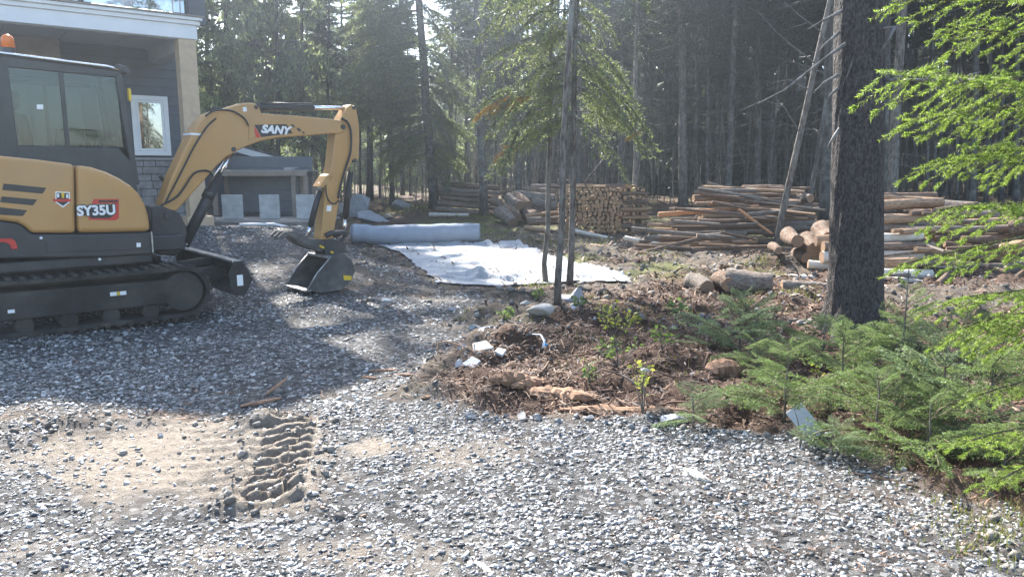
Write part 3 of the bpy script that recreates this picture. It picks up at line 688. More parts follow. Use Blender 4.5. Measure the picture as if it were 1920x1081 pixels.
# mid mullions: sliding window bars
us = [E(p, 200, YN)[0] for p in (130, 185)]
zt2 = E(140, 140, YN)[1]
for y0 in (YN, YF - .045):
    for uu in (UR + (u_ft - UR) * .52,):
        MB().box((uu - .018, y0 + .005, z_s - .01), (uu + .018, y0 + .035, z_t - .03)).build("mullion", "black_plastic", cab, .004)
MB().box((UR + .14, YF - .04, z_s + .62), (u_ft - .1, YF - .01, z_s + .66)).build("mullion", "black_plastic", cab, .004)
for y0 in (YN + .022, YF - .028):
    MB().prism([(UR + .145, z_s), (u_fb - .12, z_s), (u_ft - .045, z_t - .05), (UR + .13, z_r - .08)], y0, y0 + .005).build("side_pane", "cab_glass", cab)
# front pane and lower front pane, rear pane
MB().add([(u_fb - .012, YN + .06, z_b), (u_fb - .012, YF - .06, z_b), (u_ft - .01, YF - .06, z_t - .05), (u_ft - .01, YN + .06, z_t - .05),
          (u_fb - .018, YN + .06, z_b), (u_fb - .018, YF - .06, z_b), (u_ft - .016, YF - .06, z_t - .05), (u_ft - .016, YN + .06, z_t - .05)],
         [(0, 1, 2, 3), (7, 6, 5, 4), (0, 4, 5, 1), (2, 6, 7, 3), (0, 3, 7, 4), (1, 5, 6, 2)]).build("front_pane", "cab_glass", cab)
MB().box((UR, YN + .06, z_s), (UR + .005, YF - .06, z_r - .08)).build("rear_pane", "cab_glass", cab)
MB().box((UR - .01, YN + .001, z_b - .1), (UR + .02, YF - .001, z_s)).build("rear_panel", "black_plastic", cab, .005)
MB().box((UR, YN + .05, z_b - .14), (u_fb - .05, YF - .05, z_b - .09)).build("cab_floor", "black_plastic", cab)
# seat, headrest, lever consoles, steering levers
zs = z_b + .08
seat = MB().box((UR + .28, .10, zs - .12), (UR + .78, .56, zs)).build("seat", "seat_fabric", cab, .05, 3)
MB().prism([(UR + .22, zs), (UR + .36, zs), (UR + .28, zs + .55), (UR + .16, zs + .55)], .12, .54).build("backrest", "seat_fabric", seat, .05, 3)
MB().box((UR + .16, .22, zs + .58), (UR + .25, .44, zs + .76)).build("headrest", "seat_fabric", seat, .03, 3)
for y0 in (.02, .60):
    MB().tube([(UR + .72, y0 + .03, zs - .1), (UR + .80, y0 + .03, zs + .20), (UR + .84, y0 + .03, zs + .30)], [.02, .016, .026], 8).build("control_lever", "black_plastic", cab)
for y0 in (.26, .38):
    MB().tube([(u_fb - .30, y0, z_b - .05), (u_fb - .34, y0, z_b + .30), (u_fb - .38, y0, z_b + .50)], .012, 8).build("travel_lever", "black_plastic", cab)
MB().tube([(UR + .60, YF - .08, z_s + .02), (UR + .62, YF - .08, z_s + .18), (UR + 1.0, YF - .08, z_s + .18), (UR + 1.03, YF - .08, z_s + .02)], .012, 8).build("grab_rail", "black_plastic", cab)
plate("sticker", "decal_white", [(69, 196), (81, 196), (81, 205), (69, 205)], YN + .02, YN + .024, cab, 0)
# work lamp, wiper housing and yellow marker
MB().prism(Ep([(220, 120), (240, 126), (246, 138), (238, 140), (224, 132)], YN), YN - .02, YN + .12).build("work_lamp", "black_plastic", cab, .008)
MB().prism(Ep([(241, 165), (246, 168), (247, 190), (243, 188)], YN - .03), YN - .03, YN + .03).build("side_marker", "decal_yellow", cab, .004)
# beacon
u, z = E(16, 95, .1); z = z_r + .045
bcn = MB().tube([(u, .1, z - .02), (u, .1, z + .05)], .055, 18).build("beacon_base", "black_plastic", ex, .004)
MB().tube([(u, .1, z + .05), (u, .1, z + .13), (u, .1, z + .155), (u, .1, z + .168)], [.056, .052, .04, .015], 18).build("beacon_lens", "beacon_amber", bcn)

# ---- undercarriage
un = empty("undercarriage", parent=ex); un.rotation_euler = (0, 0, math.radians(-2))
def track(yo, yi):
    """rubber belt round idler and sprocket"""
    u0, u1, zc, r = -1.03, .66, .275, .245
    loop = []
    for k in range(13):
        a = -math.pi / 2 + math.pi * k / 12; loop.append((u1 + r * math.cos(a), zc + r * math.sin(a)))
    for k in range(1, 8): t = k / 8; loop.append((u1 + (u0 - u1) * t, zc + r - .012 * math.sin(math.pi * t)))
    for k in range(13):
        a = math.pi / 2 + math.pi * k / 12; loop.append((u0 + r * math.cos(a), zc + r * math.sin(a)))
    for k in range(1, 8): t = k / 8; loop.append((u0 + (u1 - u0) * t, zc - r))
    n = len(loop); vs, fs = [], []
    cx = (u0 + u1) / 2
    for i, (a, b_) in enumerate(loop):
        p, q = loop[i - 1], loop[(i + 1) % n]; tx, tz = q[0] - p[0], q[1] - p[1]; l = math.hypot(tx, tz); nx_, nz = tz / l, -tx / l
        for (y, off) in ((yo, 0), (yi, 0), (yi, -.035), (yo, -.035)): vs.append((a + nx_ * off, y, b_ + nz * off))
    for i in range(n):
        j = (i + 1) % n
        for k in range(4): fs.append((i * 4 + k, i * 4 + (k + 1) % 4, j * 4 + (k + 1) % 4, j * 4 + k))
    belt = MB().add(vs, fs).build("track_belt", "rubber", un)
    # lugs around the belt
    per = []; tot = 0
    for i in range(n): p, q = loop[i], loop[(i + 1) % n]; d = math.hypot(q[0] - p[0], q[1] - p[1]); per.append((tot, d, p, q)); tot += d
    m = int(tot / .098); first = None
    lugm = MB().box((-.022, min(yo, yi) - .004, -.004), (.022, max(yo, yi) - .01, .022)).build("lug", "rubber", belt, .006, 1)
    for k in range(m):
        s = tot * k / m
        for (t0, d, p, q) in per:
            if t0 <= s < t0 + d: break
        t = (s - t0) / d; pos = (p[0] + (q[0] - p[0]) * t, 0, p[1] + (q[1] - p[1]) * t); ang = math.atan2(q[1] - p[1], q[0] - p[0])
        o = lugm if k == 0 else lugm.copy()
        if k: C.objects.link(o)
        o.parent = belt; o.location = pos; o.rotation_euler = (0, -ang + math.pi, 0)
    s = 1 if yi > yo else -1
    MB().tube([(u1, yo + .03 * s, zc), (u1, yi - .03 * s, zc)], .19, 24).build("idler_wheel", "muddy_black", un, .01)
    MB().tube([(u0, yo + .03 * s, zc), (u0, yi - .03 * s, zc)], .18, 24).build("sprocket", "muddy_black", un, .01)
    for k in range(4): MB().tube([(-.66 + .34 * k, yo + .05 * s, .115), (-.66 + .34 * k, yi - .05 * s, .115)], .075, 16).build("roller", "muddy_black", un, .006)
    y2, y3 = yo + .035 * s, yi - .04 * s
    MB().prism([(u0 + .05, .17), (u1 - .02, .17), (u1 + .06, .24), (u1 + .06, .33), (u1 - .08, .40), (u0 + .1, .42), (u0 + .02, .36)], y2, y3).build("track_frame", "muddy_black", un, .015)
    return y2
track(.87, .57)
track(-.87, -.57)
MB().box((-.8, -.58, .28), (.5, .58, .46)).build("car_body", "muddy_black", un, .02)
def sticker_un(u0, u1, z0, z1, mat): MB().box((u0, -.838, z0), (u1, -.834, z1)).build("sticker", mat, un)
sticker_un(.02, .075, .30, .335, "decal_white"); sticker_un(.078, .10, .30, .335, "decal_yellow"); sticker_un(.103, .155, .30, .335, "decal_white"); sticker_un(-.77, -.72, .24, .27, "decal_white")
# dozer blade, its arms and end plates
bl = empty("dozer_blade", parent=un)
prof = []
for k in range(9):
    a = math.radians(-62 + 124 * k / 8); prof.append((1.10 + .22 * math.cos(a), .36 + .165 * math.sin(a) / math.sin(math.radians(62))))
back = [(p[0] - .018, p[1]) for p in prof]
MB().prism(prof + back[::-1], -.86, .86).build("blade_plate", "bucket_steel", bl, .003, 1)
MB().box((prof[-1][0] - .07, -.862, prof[-1][1] - .01), (prof[-1][0] + .02, .862, prof[-1][1] + .012)).build("top_rail", "worn_steel", bl, .005)
MB().box((prof[0][0] - .03, -.863, prof[0][1] - .03), (prof[0][0] + .015, .863, prof[0][1] + .02)).build("cutting_edge", "worn_steel", bl, .004)
for y0 in (-.872, .858): MB().prism([(1.16, .18), (1.24, .17), (1.33, .33), (1.24, .53), (1.15, .53), (1.09, .42), (1.10, .27)], y0, y0 + .014).build("end_plate", "muddy_black", bl, .003)
for y0 in (-.36, .28): MB().prism([(.45, .28), (.45, .40), (1.24, .43), (1.26, .30)], y0, y0 + .08).build("blade_arm", "muddy_black", bl, .008)
MB().prism([(.5, .36), (.5, .44), (1.2, .50), (1.22, .42)], -.08, .02).build("lift_cylinder", "muddy_black", bl, .01)
MB().box((1.17, -.8745, .28), (1.23, -.8725, .39)).build("sticker", "decal_white", bl)

# ---- bucket, linkage, thumb
pu, pz = E(606, 455, 0)                       # pin at the end of the arm
bk = empty("bucket", parent=ex)
BW = .27
tu, tz = E(556, 541, 0)                        # middle of the cutting edge
bp = [(tu, tz + .015), (tu + .13, tz + .20), (pu - .05, pz - .14), (pu + .12, pz - .12), (pu + .23, pz - .22), (pu + .265, pz - .34), (pu + .21, pz - .46), (pu + .08, pz - .555), (tu + .17, tz - .035)]
shell = [bp[i] for i in (2, 3, 4, 5, 6, 7, 8, 0)]
def offset_in(pts, d):
    cx = sum(p[0] for p in pts) / len(pts); cz = sum(p[1] for p in pts) / len(pts)
    return [(p[0] + (cx - p[0]) * d / math.hypot(cx - p[0], cz - p[1]), p[1] + (cz - p[1]) * d / math.hypot(cx - p[0], cz - p[1])) for p in pts]
inn = offset_in(shell, .018)
vs, fs = [], []
for y in (-BW, BW): vs += [(p[0], y, p[1]) for p in shell] + [(p[0], y, p[1]) for p in inn]
n = len(shell)
for i in range(n - 1):
    fs += [(i, i + 1, 2 * n + i + 1, 2 * n + i), (n + i + 1, n + i, 3 * n + i, 3 * n + i + 1), (i + 1, i, n + i, n + i + 1), (2 * n + i, 2 * n + i + 1, 3 * n + i + 1, 3 * n + i)]
fs += [(0, 2 * n, 3 * n, n), (n - 1, 2 * n - 1, 4 * n - 1, 3 * n - 1)]
MB().add(vs, fs, 0, False).build("bucket_shell", "bucket_steel", bk)
for y in (-BW - .012, BW): MB().prism(bp, y, y + .012).build("side_plate", "bucket_steel", bk, .004)
MB().box((tu - .03, -BW - .014, tz - .004), (tu + .05, BW + .014, tz + .018)).build("cutting_edge", "worn_steel", bk, .004)
sp = bp[:3]
for y in (-BW - .013, BW - .001):
    MB().tube([(p[0], y + .007, p[1]) for p in sp], .010, 6).build("side_lip", "worn_steel", bk)
MB().box((pu - .09, -BW + .01, pz - .165), (pu - .02, BW - .01, pz - .135)).build("top_lip", "worn_steel", bk, .004)
plate("sticker", "decal_yellow", [(644, 516), (659, 517), (659, 525), (645, 525)], -BW - .016, -BW - .010, bk, 0)
for y in (-.14, .11): MB().prism([(pu - .06, pz + .05), (pu + .05, pz + .06), (pu + .22, pz + .0), (pu + .24, pz - .12), (pu + .02, pz - .15), (pu - .05, pz - .13)], y, y + .03).build("hanger_plate", "black_paint", bk, .006)
plate("sticker", "decal_yellow", [(600, 459), (609, 463), (607, 466), (599, 462)], -.144, -.138, bk, 0)
plate("sticker", "decal_yellow", [(620, 470), (626, 472), (625, 475), (620, 474)], -.144, -.138, bk, 0)
lk = MB().tube([E3(611, 442, -.12), E3(620, 437, -.12), E3(645, 436, -.12), E3(650, 440, -.12)], .032, 10).build("guide_link", "black_paint", ex)
MB().tube([E3(611, 442, .12), E3(645, 436, .12)], .032, 10).build("guide_link", "black_paint", ex)
for v in (-.07, .07): MB().tube([E3(646, 440, v), E3(628, 470, v)], .030, 10).build("bucket_link", "black_paint", ex)
th = [(590, 447), (603, 452), (604, 462), (590, 470), (572, 464), (556, 458), (543, 446), (533, 440), (519, 446), (513, 443), (524, 433), (540, 431), (556, 436), (572, 446)]
for v in (-.13, -.015, .10): MB().prism(Ep(th, 0), v, v + .03).build("thumb_tine", "bucket_steel", ex, .006)
MB().prism(Ep([(556, 437), (572, 447), (586, 452), (580, 462), (562, 456), (548, 447)], 0), -.15, .15).build("thumb_plate", "bucket_steel", ex, .006)
# ------------------------------------------------------------------ house (local: x along the front to the corner, y into the house, z up)
HA = math.radians(38); HC = at(368, 75, 15.0); HZ = .20
house = empty("house", (HC.x, HC.y, 0), HA)
tag(house, "dark sided house with white porch fascia, timber post and upper balcony", "house")
zf = HC.z                                         # underside of the fascia
def hb(name, lo, hi, mat, parent=house, bevel=.008): return MB().box(lo, hi).build(name, mat, parent, bevel)
D = 2.6                                          # porch depth
def px_on_wall(px, py):
    d = ray(px, py); e = np.array((math.cos(HA), math.sin(HA))); b_ = np.array((-math.sin(HA), math.cos(HA)))
    o = np.array((HC.x, HC.y)); t = (D + o @ b_) / (d[:2] @ b_); P = d * t
    return (P[:2] - o) @ e, CAMH + P[2]
WE = px_on_wall(350, 200)[0]                      # right end of the wall
fa = hb("fascia", (-9, -.02, zf), (.02, .04, zf + .26), "house_white")
hb("fascia_moulding", (-9, -.06, zf + .262), (.06, .05, zf + .34), "house_white", fa)
hb("fascia_moulding", (-9, -.11, zf + .342), (.11, .05, zf + .40), "house_white", fa)
hb("fascia_moulding", (-9, -.14, zf + .402), (.14, .05, zf + .43), "tan_trim", fa)
hb("side_fascia", (-.04, .042, zf), (.022, D, zf + .26), "house_white", fa)
hb("side_fascia", (-.04, .052, zf + .262), (.11, D, zf + .40), "house_white", fa)
for k in range(9): hb("soffit_panel", (-8.9 + .985 * k, .05, zf + .10), (-7.925 + .985 * k, D - .01, zf + .13), "soffit", house, .004)
hb("side_beam", (-.30, .3, zf - .20), (-.02, D - .02, zf + .098), "soffit")
hb("front_beam", (-9, .05, zf - .02), (-.02, .30, zf + .098), "soffit")
hb("deck_floor", (-9, .05, zf + .265), (-.05, D + 3, zf + .36), "deck_wood")
# post at the corner with its base block
post = hb("post", (-.33, .0, HZ), (-.01, .30, zf - .001), "post_wood")
hb("post_base", (-.40, -.06, HZ - .1), (.10, .36, HZ + .30), "post_wood", post, .01)
# wall behind the porch: siding boards one by one over a backing
wall = hb("wall", (-9, D, HZ - .3), (WE, D + .2, zf + .1), "dark_void", house, 0)
ub = hb("corner_board", (WE - .04, D - .03, HZ + .7), (WE + .08, D + .2, zf + .098), "siding_grey", wall)
wx0, wz1 = px_on_wall(243, 178); wx1, wz0 = px_on_wall(321, 292)
z_st = wz0 - .04
bh = .19; k = 0; z = z_st
while z < zf + .08:
    z1 = min(z + bh - .006, zf + .095)
    if z1 > wz0 and z < wz1:
        hb("siding_board", (-9, D - .022, z), (wx0 - .01, D - .001, z1), "siding_grey", wall, .004)
        hb("siding_board", (wx1 + .01, D - .022, z), (WE - .05, D - .001, z1), "siding_grey", wall, .004)
    else: hb("siding_board", (-9, D - .022, z), (WE - .05, D - .001, z1), "siding_grey", wall, .004)
    z += bh
# stone cladding below
random.seed(3); z = HZ - .3
while z < z_st - .08:
    h_ = random.uniform(.14, .2); z1 = min(z + h_, z_st - .06); x = -4.4
    while x < WE + .04:
        l = random.uniform(.22, .55); x1 = min(x + l, WE + .06)
        MB().box((x, D - .05 - random.uniform(0, .02), z), (x1 - .012, D - .001, z1 - .012)).build("cladding_stone", "cladding_stone", wall, .01)
        x = x1
    z += h_
hb("stone_sill", (-9, D - .09, z_st - .06), (WE + .09, D - .001, z_st - .004), "mortar", wall)
# window
win = empty("window", parent=house)
wm = .10
hb("casing", (wx0, D - .05, wz0), (wx1, D - .023, wz0 + wm), "house_white", win); hb("casing", (wx0, D - .05, wz1 - wm), (wx1, D - .023, wz1), "house_white", win)
hb("casing", (wx0, D - .051, wz0 + wm), (wx0 + wm, D - .022, wz1 - wm), "house_white", win); hb("casing", (wx1 - wm, D - .051, wz0 + wm), (wx1, D - .022, wz1 - wm), "house_white", win)
s0, s1, t0, t1 = wx0 + wm + .003, wx1 - wm - .003, wz0 + wm + .003, wz1 - wm - .003
for (lo, hi) in (((s0, t0), (s1, t0 + .05)), ((s0, t1 - .05), (s1, t1)), ((s0, t0 + .05), (s0 + .05, t1 - .05)), ((s1 - .05, t0 + .05), (s1, t1 - .05))):
    hb("sash", (lo[0], D - .04, lo[1]), (hi[0], D - .015, hi[1]), "house_white", win, .004)
hb("pane", (s0 + .05, D - .030, t0 + .05), (s1 - .05, D - .024, t1 - .05), "window_glass", win, 0)
hb("curtain", (s1 - .30, D - .012, t0 + .05), (s1 - .05, D - .006, t1 - .05), "deck_wood", win, 0)
# brown timber soffit box over the porch's left part
hb("timber_beam", (-9, D - .35, zf - .32), (-2.0, D - .03, zf + .095), "tan_trim")
# balcony: posts, glass panels, rail, wall set back, windows; unseen roof shaped for its shadow
zd = zf + .43
for x in (-.10, -1.9, -3.7, -5.5, -7.3): hb("rail_post", (x - .03, .10, zd - .07), (x + .03, .16, zd + 1.0), "black_paint")
for x in (-.10, -1.9, -3.7, -5.5): hb("glass_panel", (x - 1.75, .125, zd + .06), (x - .05, .133, zd + .95), "window_glass", house, 0)
hb("hand_rail", (-9, .09, zd + 1.001), (-.05, .17, zd + 1.05), "black_paint")
up = hb("upper_wall", (-9, D + .6, zf + .36), (-1.2, D + .8, zf + 4.6), "siding_grey", house)
for x in (-3.4, -5.4):
    w2 = hb("upper_window", (x, D + .55, zd + .15), (x + 1.3, D + .599, zd + 2.1), "house_white", house); hb("pane", (x + .08, D + .53, zd + .23), (x + 1.22, D + .549, zd + 2.02), "window_glass", w2, 0)
hb("upper_side_wall", (-1.4, D + .801, zf + .36), (-1.2, D + 6, zf + 4.6), "siding_grey", house)
hb("side_wall", (WE - .2, D + .201, HZ - .3), (WE, D + 6, zf + .26), "siding_grey", house)
hb("roof", (-9.6, -.35, zf + 4.601), (-1.82, D + 6.4, zf + 4.75), "roof_shingle", house)
MB().prism([(.55, zf + 5.45), (-.45, zf + 5.86), (-1.9, zf + 4.6), (-1.9, zf + 4.45), (-.45, zf + 5.6), (.55, zf + 5.25)], -.352, D + 6.3).build("shade_gable_roof", "roof_shingle", house, .01)  # unseen raised bay, added and shaped to cast the yard's shade edge
MB().prism([(.35, zf + .37), (.35, zf + 5.3), (-.45, zf + 5.58), (-1.8, zf + 4.5), (-1.8, zf + 3.4), (-.2, zf + 3.4), (-.2, zf + .37)], .46, .60).build("shade_gable_wall", "siding_grey", house, .01)
for x in (-4.4, -8.6): hb("balcony_post", (x - .12, .25, zf + .361), (x + .12, .45, zf + 4.6), "post_wood")

# ------------------------------------------------------------------ grey shed with white verge, timber rack before it
SY = 20.0
sA = at(392, 410, SY); sB = at(556, 410, SY); gz = ground_z(-7, SY)
shed = empty("shed", (sA.x, SY, 0), math.radians(20)); tag(shed, "small grey shed with white sloping roof edge between porch post and arm", "shed")
sw = sB.x - sA.x
z_hi = at(440, 276, SY).z; z_lo = at(548, 308, SY).z; xh = at(440, 276, SY).x - sA.x; xl = at(550, 303, SY).x - sA.x
z_left = z_hi - (xh) * (z_hi - z_lo) / (xl - xh) * .0
n = 11; zt = 0
sl = (z_hi - z_lo) / (xl - xh)
body = MB().prism([(-1.2, 0), (sw - .12, 0), (sw - .12, z_lo + sl * .12 - .06), (xh, z_hi - .06), (-1.2, z_hi - .06 - sl * (xh + 1.2))], .03, 3.0).build("wall", "shed_grey", shed)
for k in range(13):
    z0 = gz - .05 + .2 * k; z1 = z0 + .192
    if z1 > z_lo - .05: break
    x1 = sw - .10
    if z1 > z_lo: x1 = min(x1, xl - (z1 - z_lo) / sl - .02)
    x0 = -1.2 if z1 < z_hi - sl * (xh + 1.2) - .1 else xh - (z_hi - z1) / sl + .06
    MB().box((x0, .0, z0), (x1, .028, z1)).build("siding_board", "shed_grey", body, .005)
MB().prism([(xh, z_hi - .13), (xl, z_lo - .13), (xl, z_lo + .04), (xh, z_hi + .04)], -.16, -.13).build("roof_verge", "house_white", shed, .006)
MB().prism([(xh, z_hi - .13), (-1.4, z_hi - .13 - sl * (xh + 1.4)), (-1.4, z_hi + .04 - sl * (xh + 1.4)), (xh - .001, z_hi + .04)], -.16, -.13).build("roof_verge", "house_white", shed, .006)
MB().prism([(xh, z_hi + .041), (xl + .02, z_lo + .036), (xl + .02, z_lo + .10), (xh, z_hi + .11), (-1.4, z_hi + .11 - sl * (xh + 1.4)), (-1.4, z_hi + .041 - sl * (xh + 1.4))], -.18, 3.1).build("roof", "roof_shingle", shed, .01)
# rack
RY = 17.6
def rp_(px, py): return at(px, py, RY)
rk = empty("timber_rack", (rp_(400, 420).x, RY, 0)); tag(rk, "open timber rack frame with a flat top standing before the grey shed", "rack")
rx = lambda px: rp_(px, 330).x - rp_(400, 420).x
rz1 = rp_(480, 322).z; gzr = ground_z(-6.0, RY)
for p in (400, 549, 572):
    for y in (0, .75): MB().box((rx(p) - .05, y, gzr - .05), (rx(p) + .05, y + .09, rz1 - .10)).build("leg", "tan_trim", rk, .006)
MB().box((rx(396), -.03, rz1 - .099), (rx(576), .0, rz1)).build("top_rail", "tan_trim", rk, .006)
for k in range(6): MB().box((rx(394), .001 + .15 * k, rz1 + .001), (rx(578), .14 + .15 * k, rz1 + .035)).build("top_board", "deck_wood", rk, .005)
for k in range(5): MB().box((rx(403), .80, gzr + .05 + .27 * k), (rx(570), .83, gzr + .31 + .27 * k)).build("back_board", "shed_grey", rk, .005)
tag(MB().box((rx(530), .1, rz1 + .036), (rx(545), .4, rz1 + .10)).build("timber_offcut", "soffit", None, .01, loc=rk.location), "short grey offcut lying on the timber rack top", "offcut")
# low timber platform and three slabs standing on it
pa, pb = at(366, 436, 15.6), at(612, 436, 15.6)
pf = empty("platform", (pa.x, 15.6, 0)); tag(pf, "low weathered timber platform edge beside the porch post", "platform")
pz = at(480, 414, 15.6).z; pw = pb.x - pa.x
zb = ground_z(-5, 15.3) - .12
MB().box((-.1, 0, zb), (pw, .05, pz - .045)).build("front_board", "deck_wood", pf, .006)
for k in range(9): MB().box((-.12, -.03 + .145 * k, pz - .044), (pw + .02, .105 + .145 * k, pz)).build("deck_board", "deck_wood", pf, .005)
for k in range(4): MB().box((.1 + k * .8, .06, zb), (.2 + k * .8, 1.2, pz - .046)).build("joist", "deck_wood", pf)
for i, (a, b_, nm) in enumerate(((417, 453, "rough concrete slab standing upright nearest the porch post"), (487, 522, "stained concrete slab standing upright, middle of the three"), (556, 588, "concrete slab standing upright nearest the excavator arm"))):
    A, B = at(a, 410, 16.1), at(b_, 366, 16.1)
    mb = MB().box((A.x, 16.1, pz + .002), (B.x, 16.17, at(a, 365, 16.1).z))
    tag(mb.build("concrete_slab", "concrete_slab", None, .012, 2), nm, "slab", "concrete slabs on the platform").rotation_euler = (0, 0, 0)
A, B = at(452, 466, 14.7), at(598, 466, 14.7)
tag(MB().tube([(A.x, 14.7, ground_z(A.x, 14.7) + .03), (-4.7, 14.75, ground_z(-4.7, 14.75) + .03), (B.x, 14.7, ground_z(B.x, 14.7) + .03)], .028, 8).build("pipe", "white_plastic"), "pale plastic pipe lying on gravel before the platform", "pipe")

# ------------------------------------------------------------------ rocks
def rock_mesh(name, s, mat, seed, sub=3, rough=.22, cut=1.0):
    bm = bmesh.new(); bmesh.ops.create_icosphere(bm, subdivisions=sub, radius=1); r = random.Random(seed)
    planes = [(Vector((r.gauss(0, 1), r.gauss(0, 1), r.gauss(0, .8))).normalized(), r.uniform(.42, .85)) for _ in range(11)]
    for v in bm.verts:
        p = v.co.copy()
        for nrm, d in planes:
            e = p.dot(nrm) - d
            if e > 0: p -= nrm * e * cut
        q = p * (1 + rough * .4 * (vn(np.array([p.x * 2.1 + seed]), np.array([p.y * 2.1 + p.z * 1.7]), seed)[0]))
        v.co = Vector((q.x * s[0], q.y * s[1], q.z * s[2]))
    me = bpy.data.meshes.new(name); bm.to_mesh(me); bm.free(); me.materials.append(MATS[mat]); return me
def rock(px, py, wpx, hpx, dpt, mat, label, seed, name="rock", rz=0.0, tilt=(0, 0), sub=3, sink=.25, group=None):
    g = ground(px, py); k = g.y / F * 1.0; sx, sz = wpx * k * .55, hpx * k * .62
    o = link(name, rock_mesh(name, (sx, sx * dpt, sz), mat, seed, sub), None, (g.x, g.y + sx * dpt * .6, g.z + sz * (1 - sink * 2) * .9), (tilt[0], tilt[1], rz))
    return tag(o, label, "rock" if name != "boulder" else "boulder", group)
rock(668, 408, 66, 48, .8, "rock_grey", "large rounded grey boulder behind the geotextile roll", 11, "boulder", .3, sub=3)
rock(690, 418, 70, 26, .8, "rock_grey", "low flat boulder leaning before the large grey boulder", 12, "boulder", .1, sub=3)
rock(640, 405, 34, 26, .8, "rock_tan", "small tan boulder between excavator arm and grey boulder", 13, "boulder", .8, sub=3)
rock(750, 393, 42, 22, .8, "rock_grey", "lone pale blue-grey boulder at the dark forest edge", 14, "boulder", .2, sub=3)
rock(728, 408, 18, 8, .8, "rock_tan", "small stone on the soil right of the boulders", 15)
rock(1010, 594, 54, 28, .7, "rock_tan", "flat tan stone with white sunlit top left of slim trunk", 21, rz=-.15, sink=.12)
rock(1062, 566, 50, 26, .7, "rock_grey", "grey rock heaped behind the slim trunk's foot", 22, sink=.35)
rock(1082, 568, 44, 30, .7, "rock_grey", "angular grey rock right of the slim trunk's foot", 23, rz=.7)
rock(1078, 580, 24, 12, .7, "rock_pale", "small pale stone before the angular grey rock", 24)
rock(985, 572, 26, 12, .8, "rock_tan", "small tan stone behind the flat tan stone", 25)
rock(888, 617, 18, 13, .8, "rock_grey", "small bluish stone left of the rubble mound", 26)
rock(866, 655, 20, 16, .8, "rock_grey", "rounded grey stone beside the pale slab fragments", 27)
rock(862, 682, 22, 16, .8, "rock_pale", "pale lump at the near edge of the rubble", 28)
rock(846, 583, 16, 9, .8, "rock_grey", "small dark stone on gravel in the sun stripe", 29)
rock(722, 566, 20, 10, .8, "rock_pale", "white stone on dark gravel behind the excavator shadow", 30)
edge = [(878, 790, 26, 20, "rock_grey"), (908, 776, 30, 9, "rock_grey"), (975, 795, 34, 18, "rock_tan"), (930, 790, 20, 14, "rock_grey"), (955, 786, 22, 12, "rock_grey"), (1022, 805, 18, 12, "rock_pale"), (1005, 790, 26, 14, "rock_grey"),
        (1050, 792, 24, 14, "rock_grey"), (1075, 788, 26, 14, "rock_grey"), (1108, 795, 28, 14, "rock_grey"), (1090, 813, 18, 10, "rock_grey"), (1135, 790, 20, 12, "rock_grey"), (1165, 835, 28, 9, "rock_grey"), (1160, 795, 20, 10, "rock_grey"),
        (1205, 808, 30, 22, "rock_grey"), (1240, 800, 22, 12, "rock_grey"), (1103, 826, 20, 13, "rock_tan"), (1180, 798, 18, 14, "rock_grey"), (820, 766, 22, 14, "rock_grey"), (765, 812, 20, 16, "rock_grey")]
for i, (a, b_, w_, h_, mt) in enumerate(edge):
    q = random.Random(i); f_ = q.uniform(.55, 1.1); rock(a + q.uniform(-6, 6), b_ + q.uniform(-9, 6), w_ * f_, h_ * f_, q.uniform(.6, 1), "rock_dark" if mt == "rock_grey" else mt, "fist-sized dark stone in the row edging the gravel", 40 + i, rz=i * .9, sink=.3, group="edging stones between gravel and brown soil")
rock(1265, 797, 56, 24, .6, "rock_grey", "pale wedge stone at the gravel edge under small fir", 70, rz=.2, sink=.2)
rock(1210, 700, 44, 14, .6, "rock_pale", "bright white stone half sunk in the brown litter", 71)
rock(300, 820, 14, 12, .8, "rock_grey", "round stone on the churned soil left of the sand", 72)
rock(1110, 640, 22, 9, .7, "rock_grey", "low grey stone in litter near the yellow shrub", 74)
rock(880, 1000, 16, 9, .8, "rock_grey", "dark flat stone on the foreground gravel", 75)
rock(1845, 405, 30, 14, .8, "rock_tan", "tan stone behind the cut logs at far right", 76)
# slab fragments on the rubble mound
def frag(px, py, lx, ly, th_, rot, mat, label, dz=.03, name="slab_fragment"):
    g = ground(px, py); r = random.Random(px)
    pts = [(-lx * (1 + r.uniform(-.15, .1)), -ly), (lx, -ly * (1 + r.uniform(-.2, .2))), (lx * (1 + r.uniform(-.3, .1)), ly), (-lx * .6, ly * (1 + r.uniform(0, .3)))]
    n = 4; vs = [(p[0], p[1], -th_) for p in pts] + [(p[0], p[1], th_) for p in pts]
    o = MB().add(vs, [(3, 2, 1, 0), (4, 5, 6, 7)] + [(i, (i + 1) % 4, 4 + (i + 1) % 4, 4 + i) for i in range(4)]).build(name, mat, None, .004, 1, (g.x, g.y, g.z + dz), rot)
    return tag(o, label, "slab piece", "slab fragments on the rubble mound")
frag(902, 655, .08, .06, .014, (.30, -.12, .4), "rock_tan", "flat tan slab piece lying topmost of the rubble", .02)
frag(884, 684, .05, .05, .013, (.45, .25, -.5), "rock_pale", "grey slab piece tilted before the tan slab", .015)
frag(938, 668, .045, .035, .012, (.25, -.25, 1.2), "rock_pale", "small white slab piece right of the propped one", .02)
frag(912, 626, .09, .035, .016, (.5, -.15, .45), "rock_pale", "long pale slab piece at the back of the rubble", .03)
g = ground(1002, 640)
st_ = MB().tube([(g.x - .03, g.y + .12, g.z + .10), (g.x + .05, g.y + .05, g.z + .11), (g.x + .08, g.y, g.z + .07), (g.x + .07, g.y - .05, g.z + .03)], [.005, .006, .010, .014], 8).build("plastic_strap", "white_plastic")
tag(st_, "white plastic strap with a blue end sticking out of the rubble", "strap")
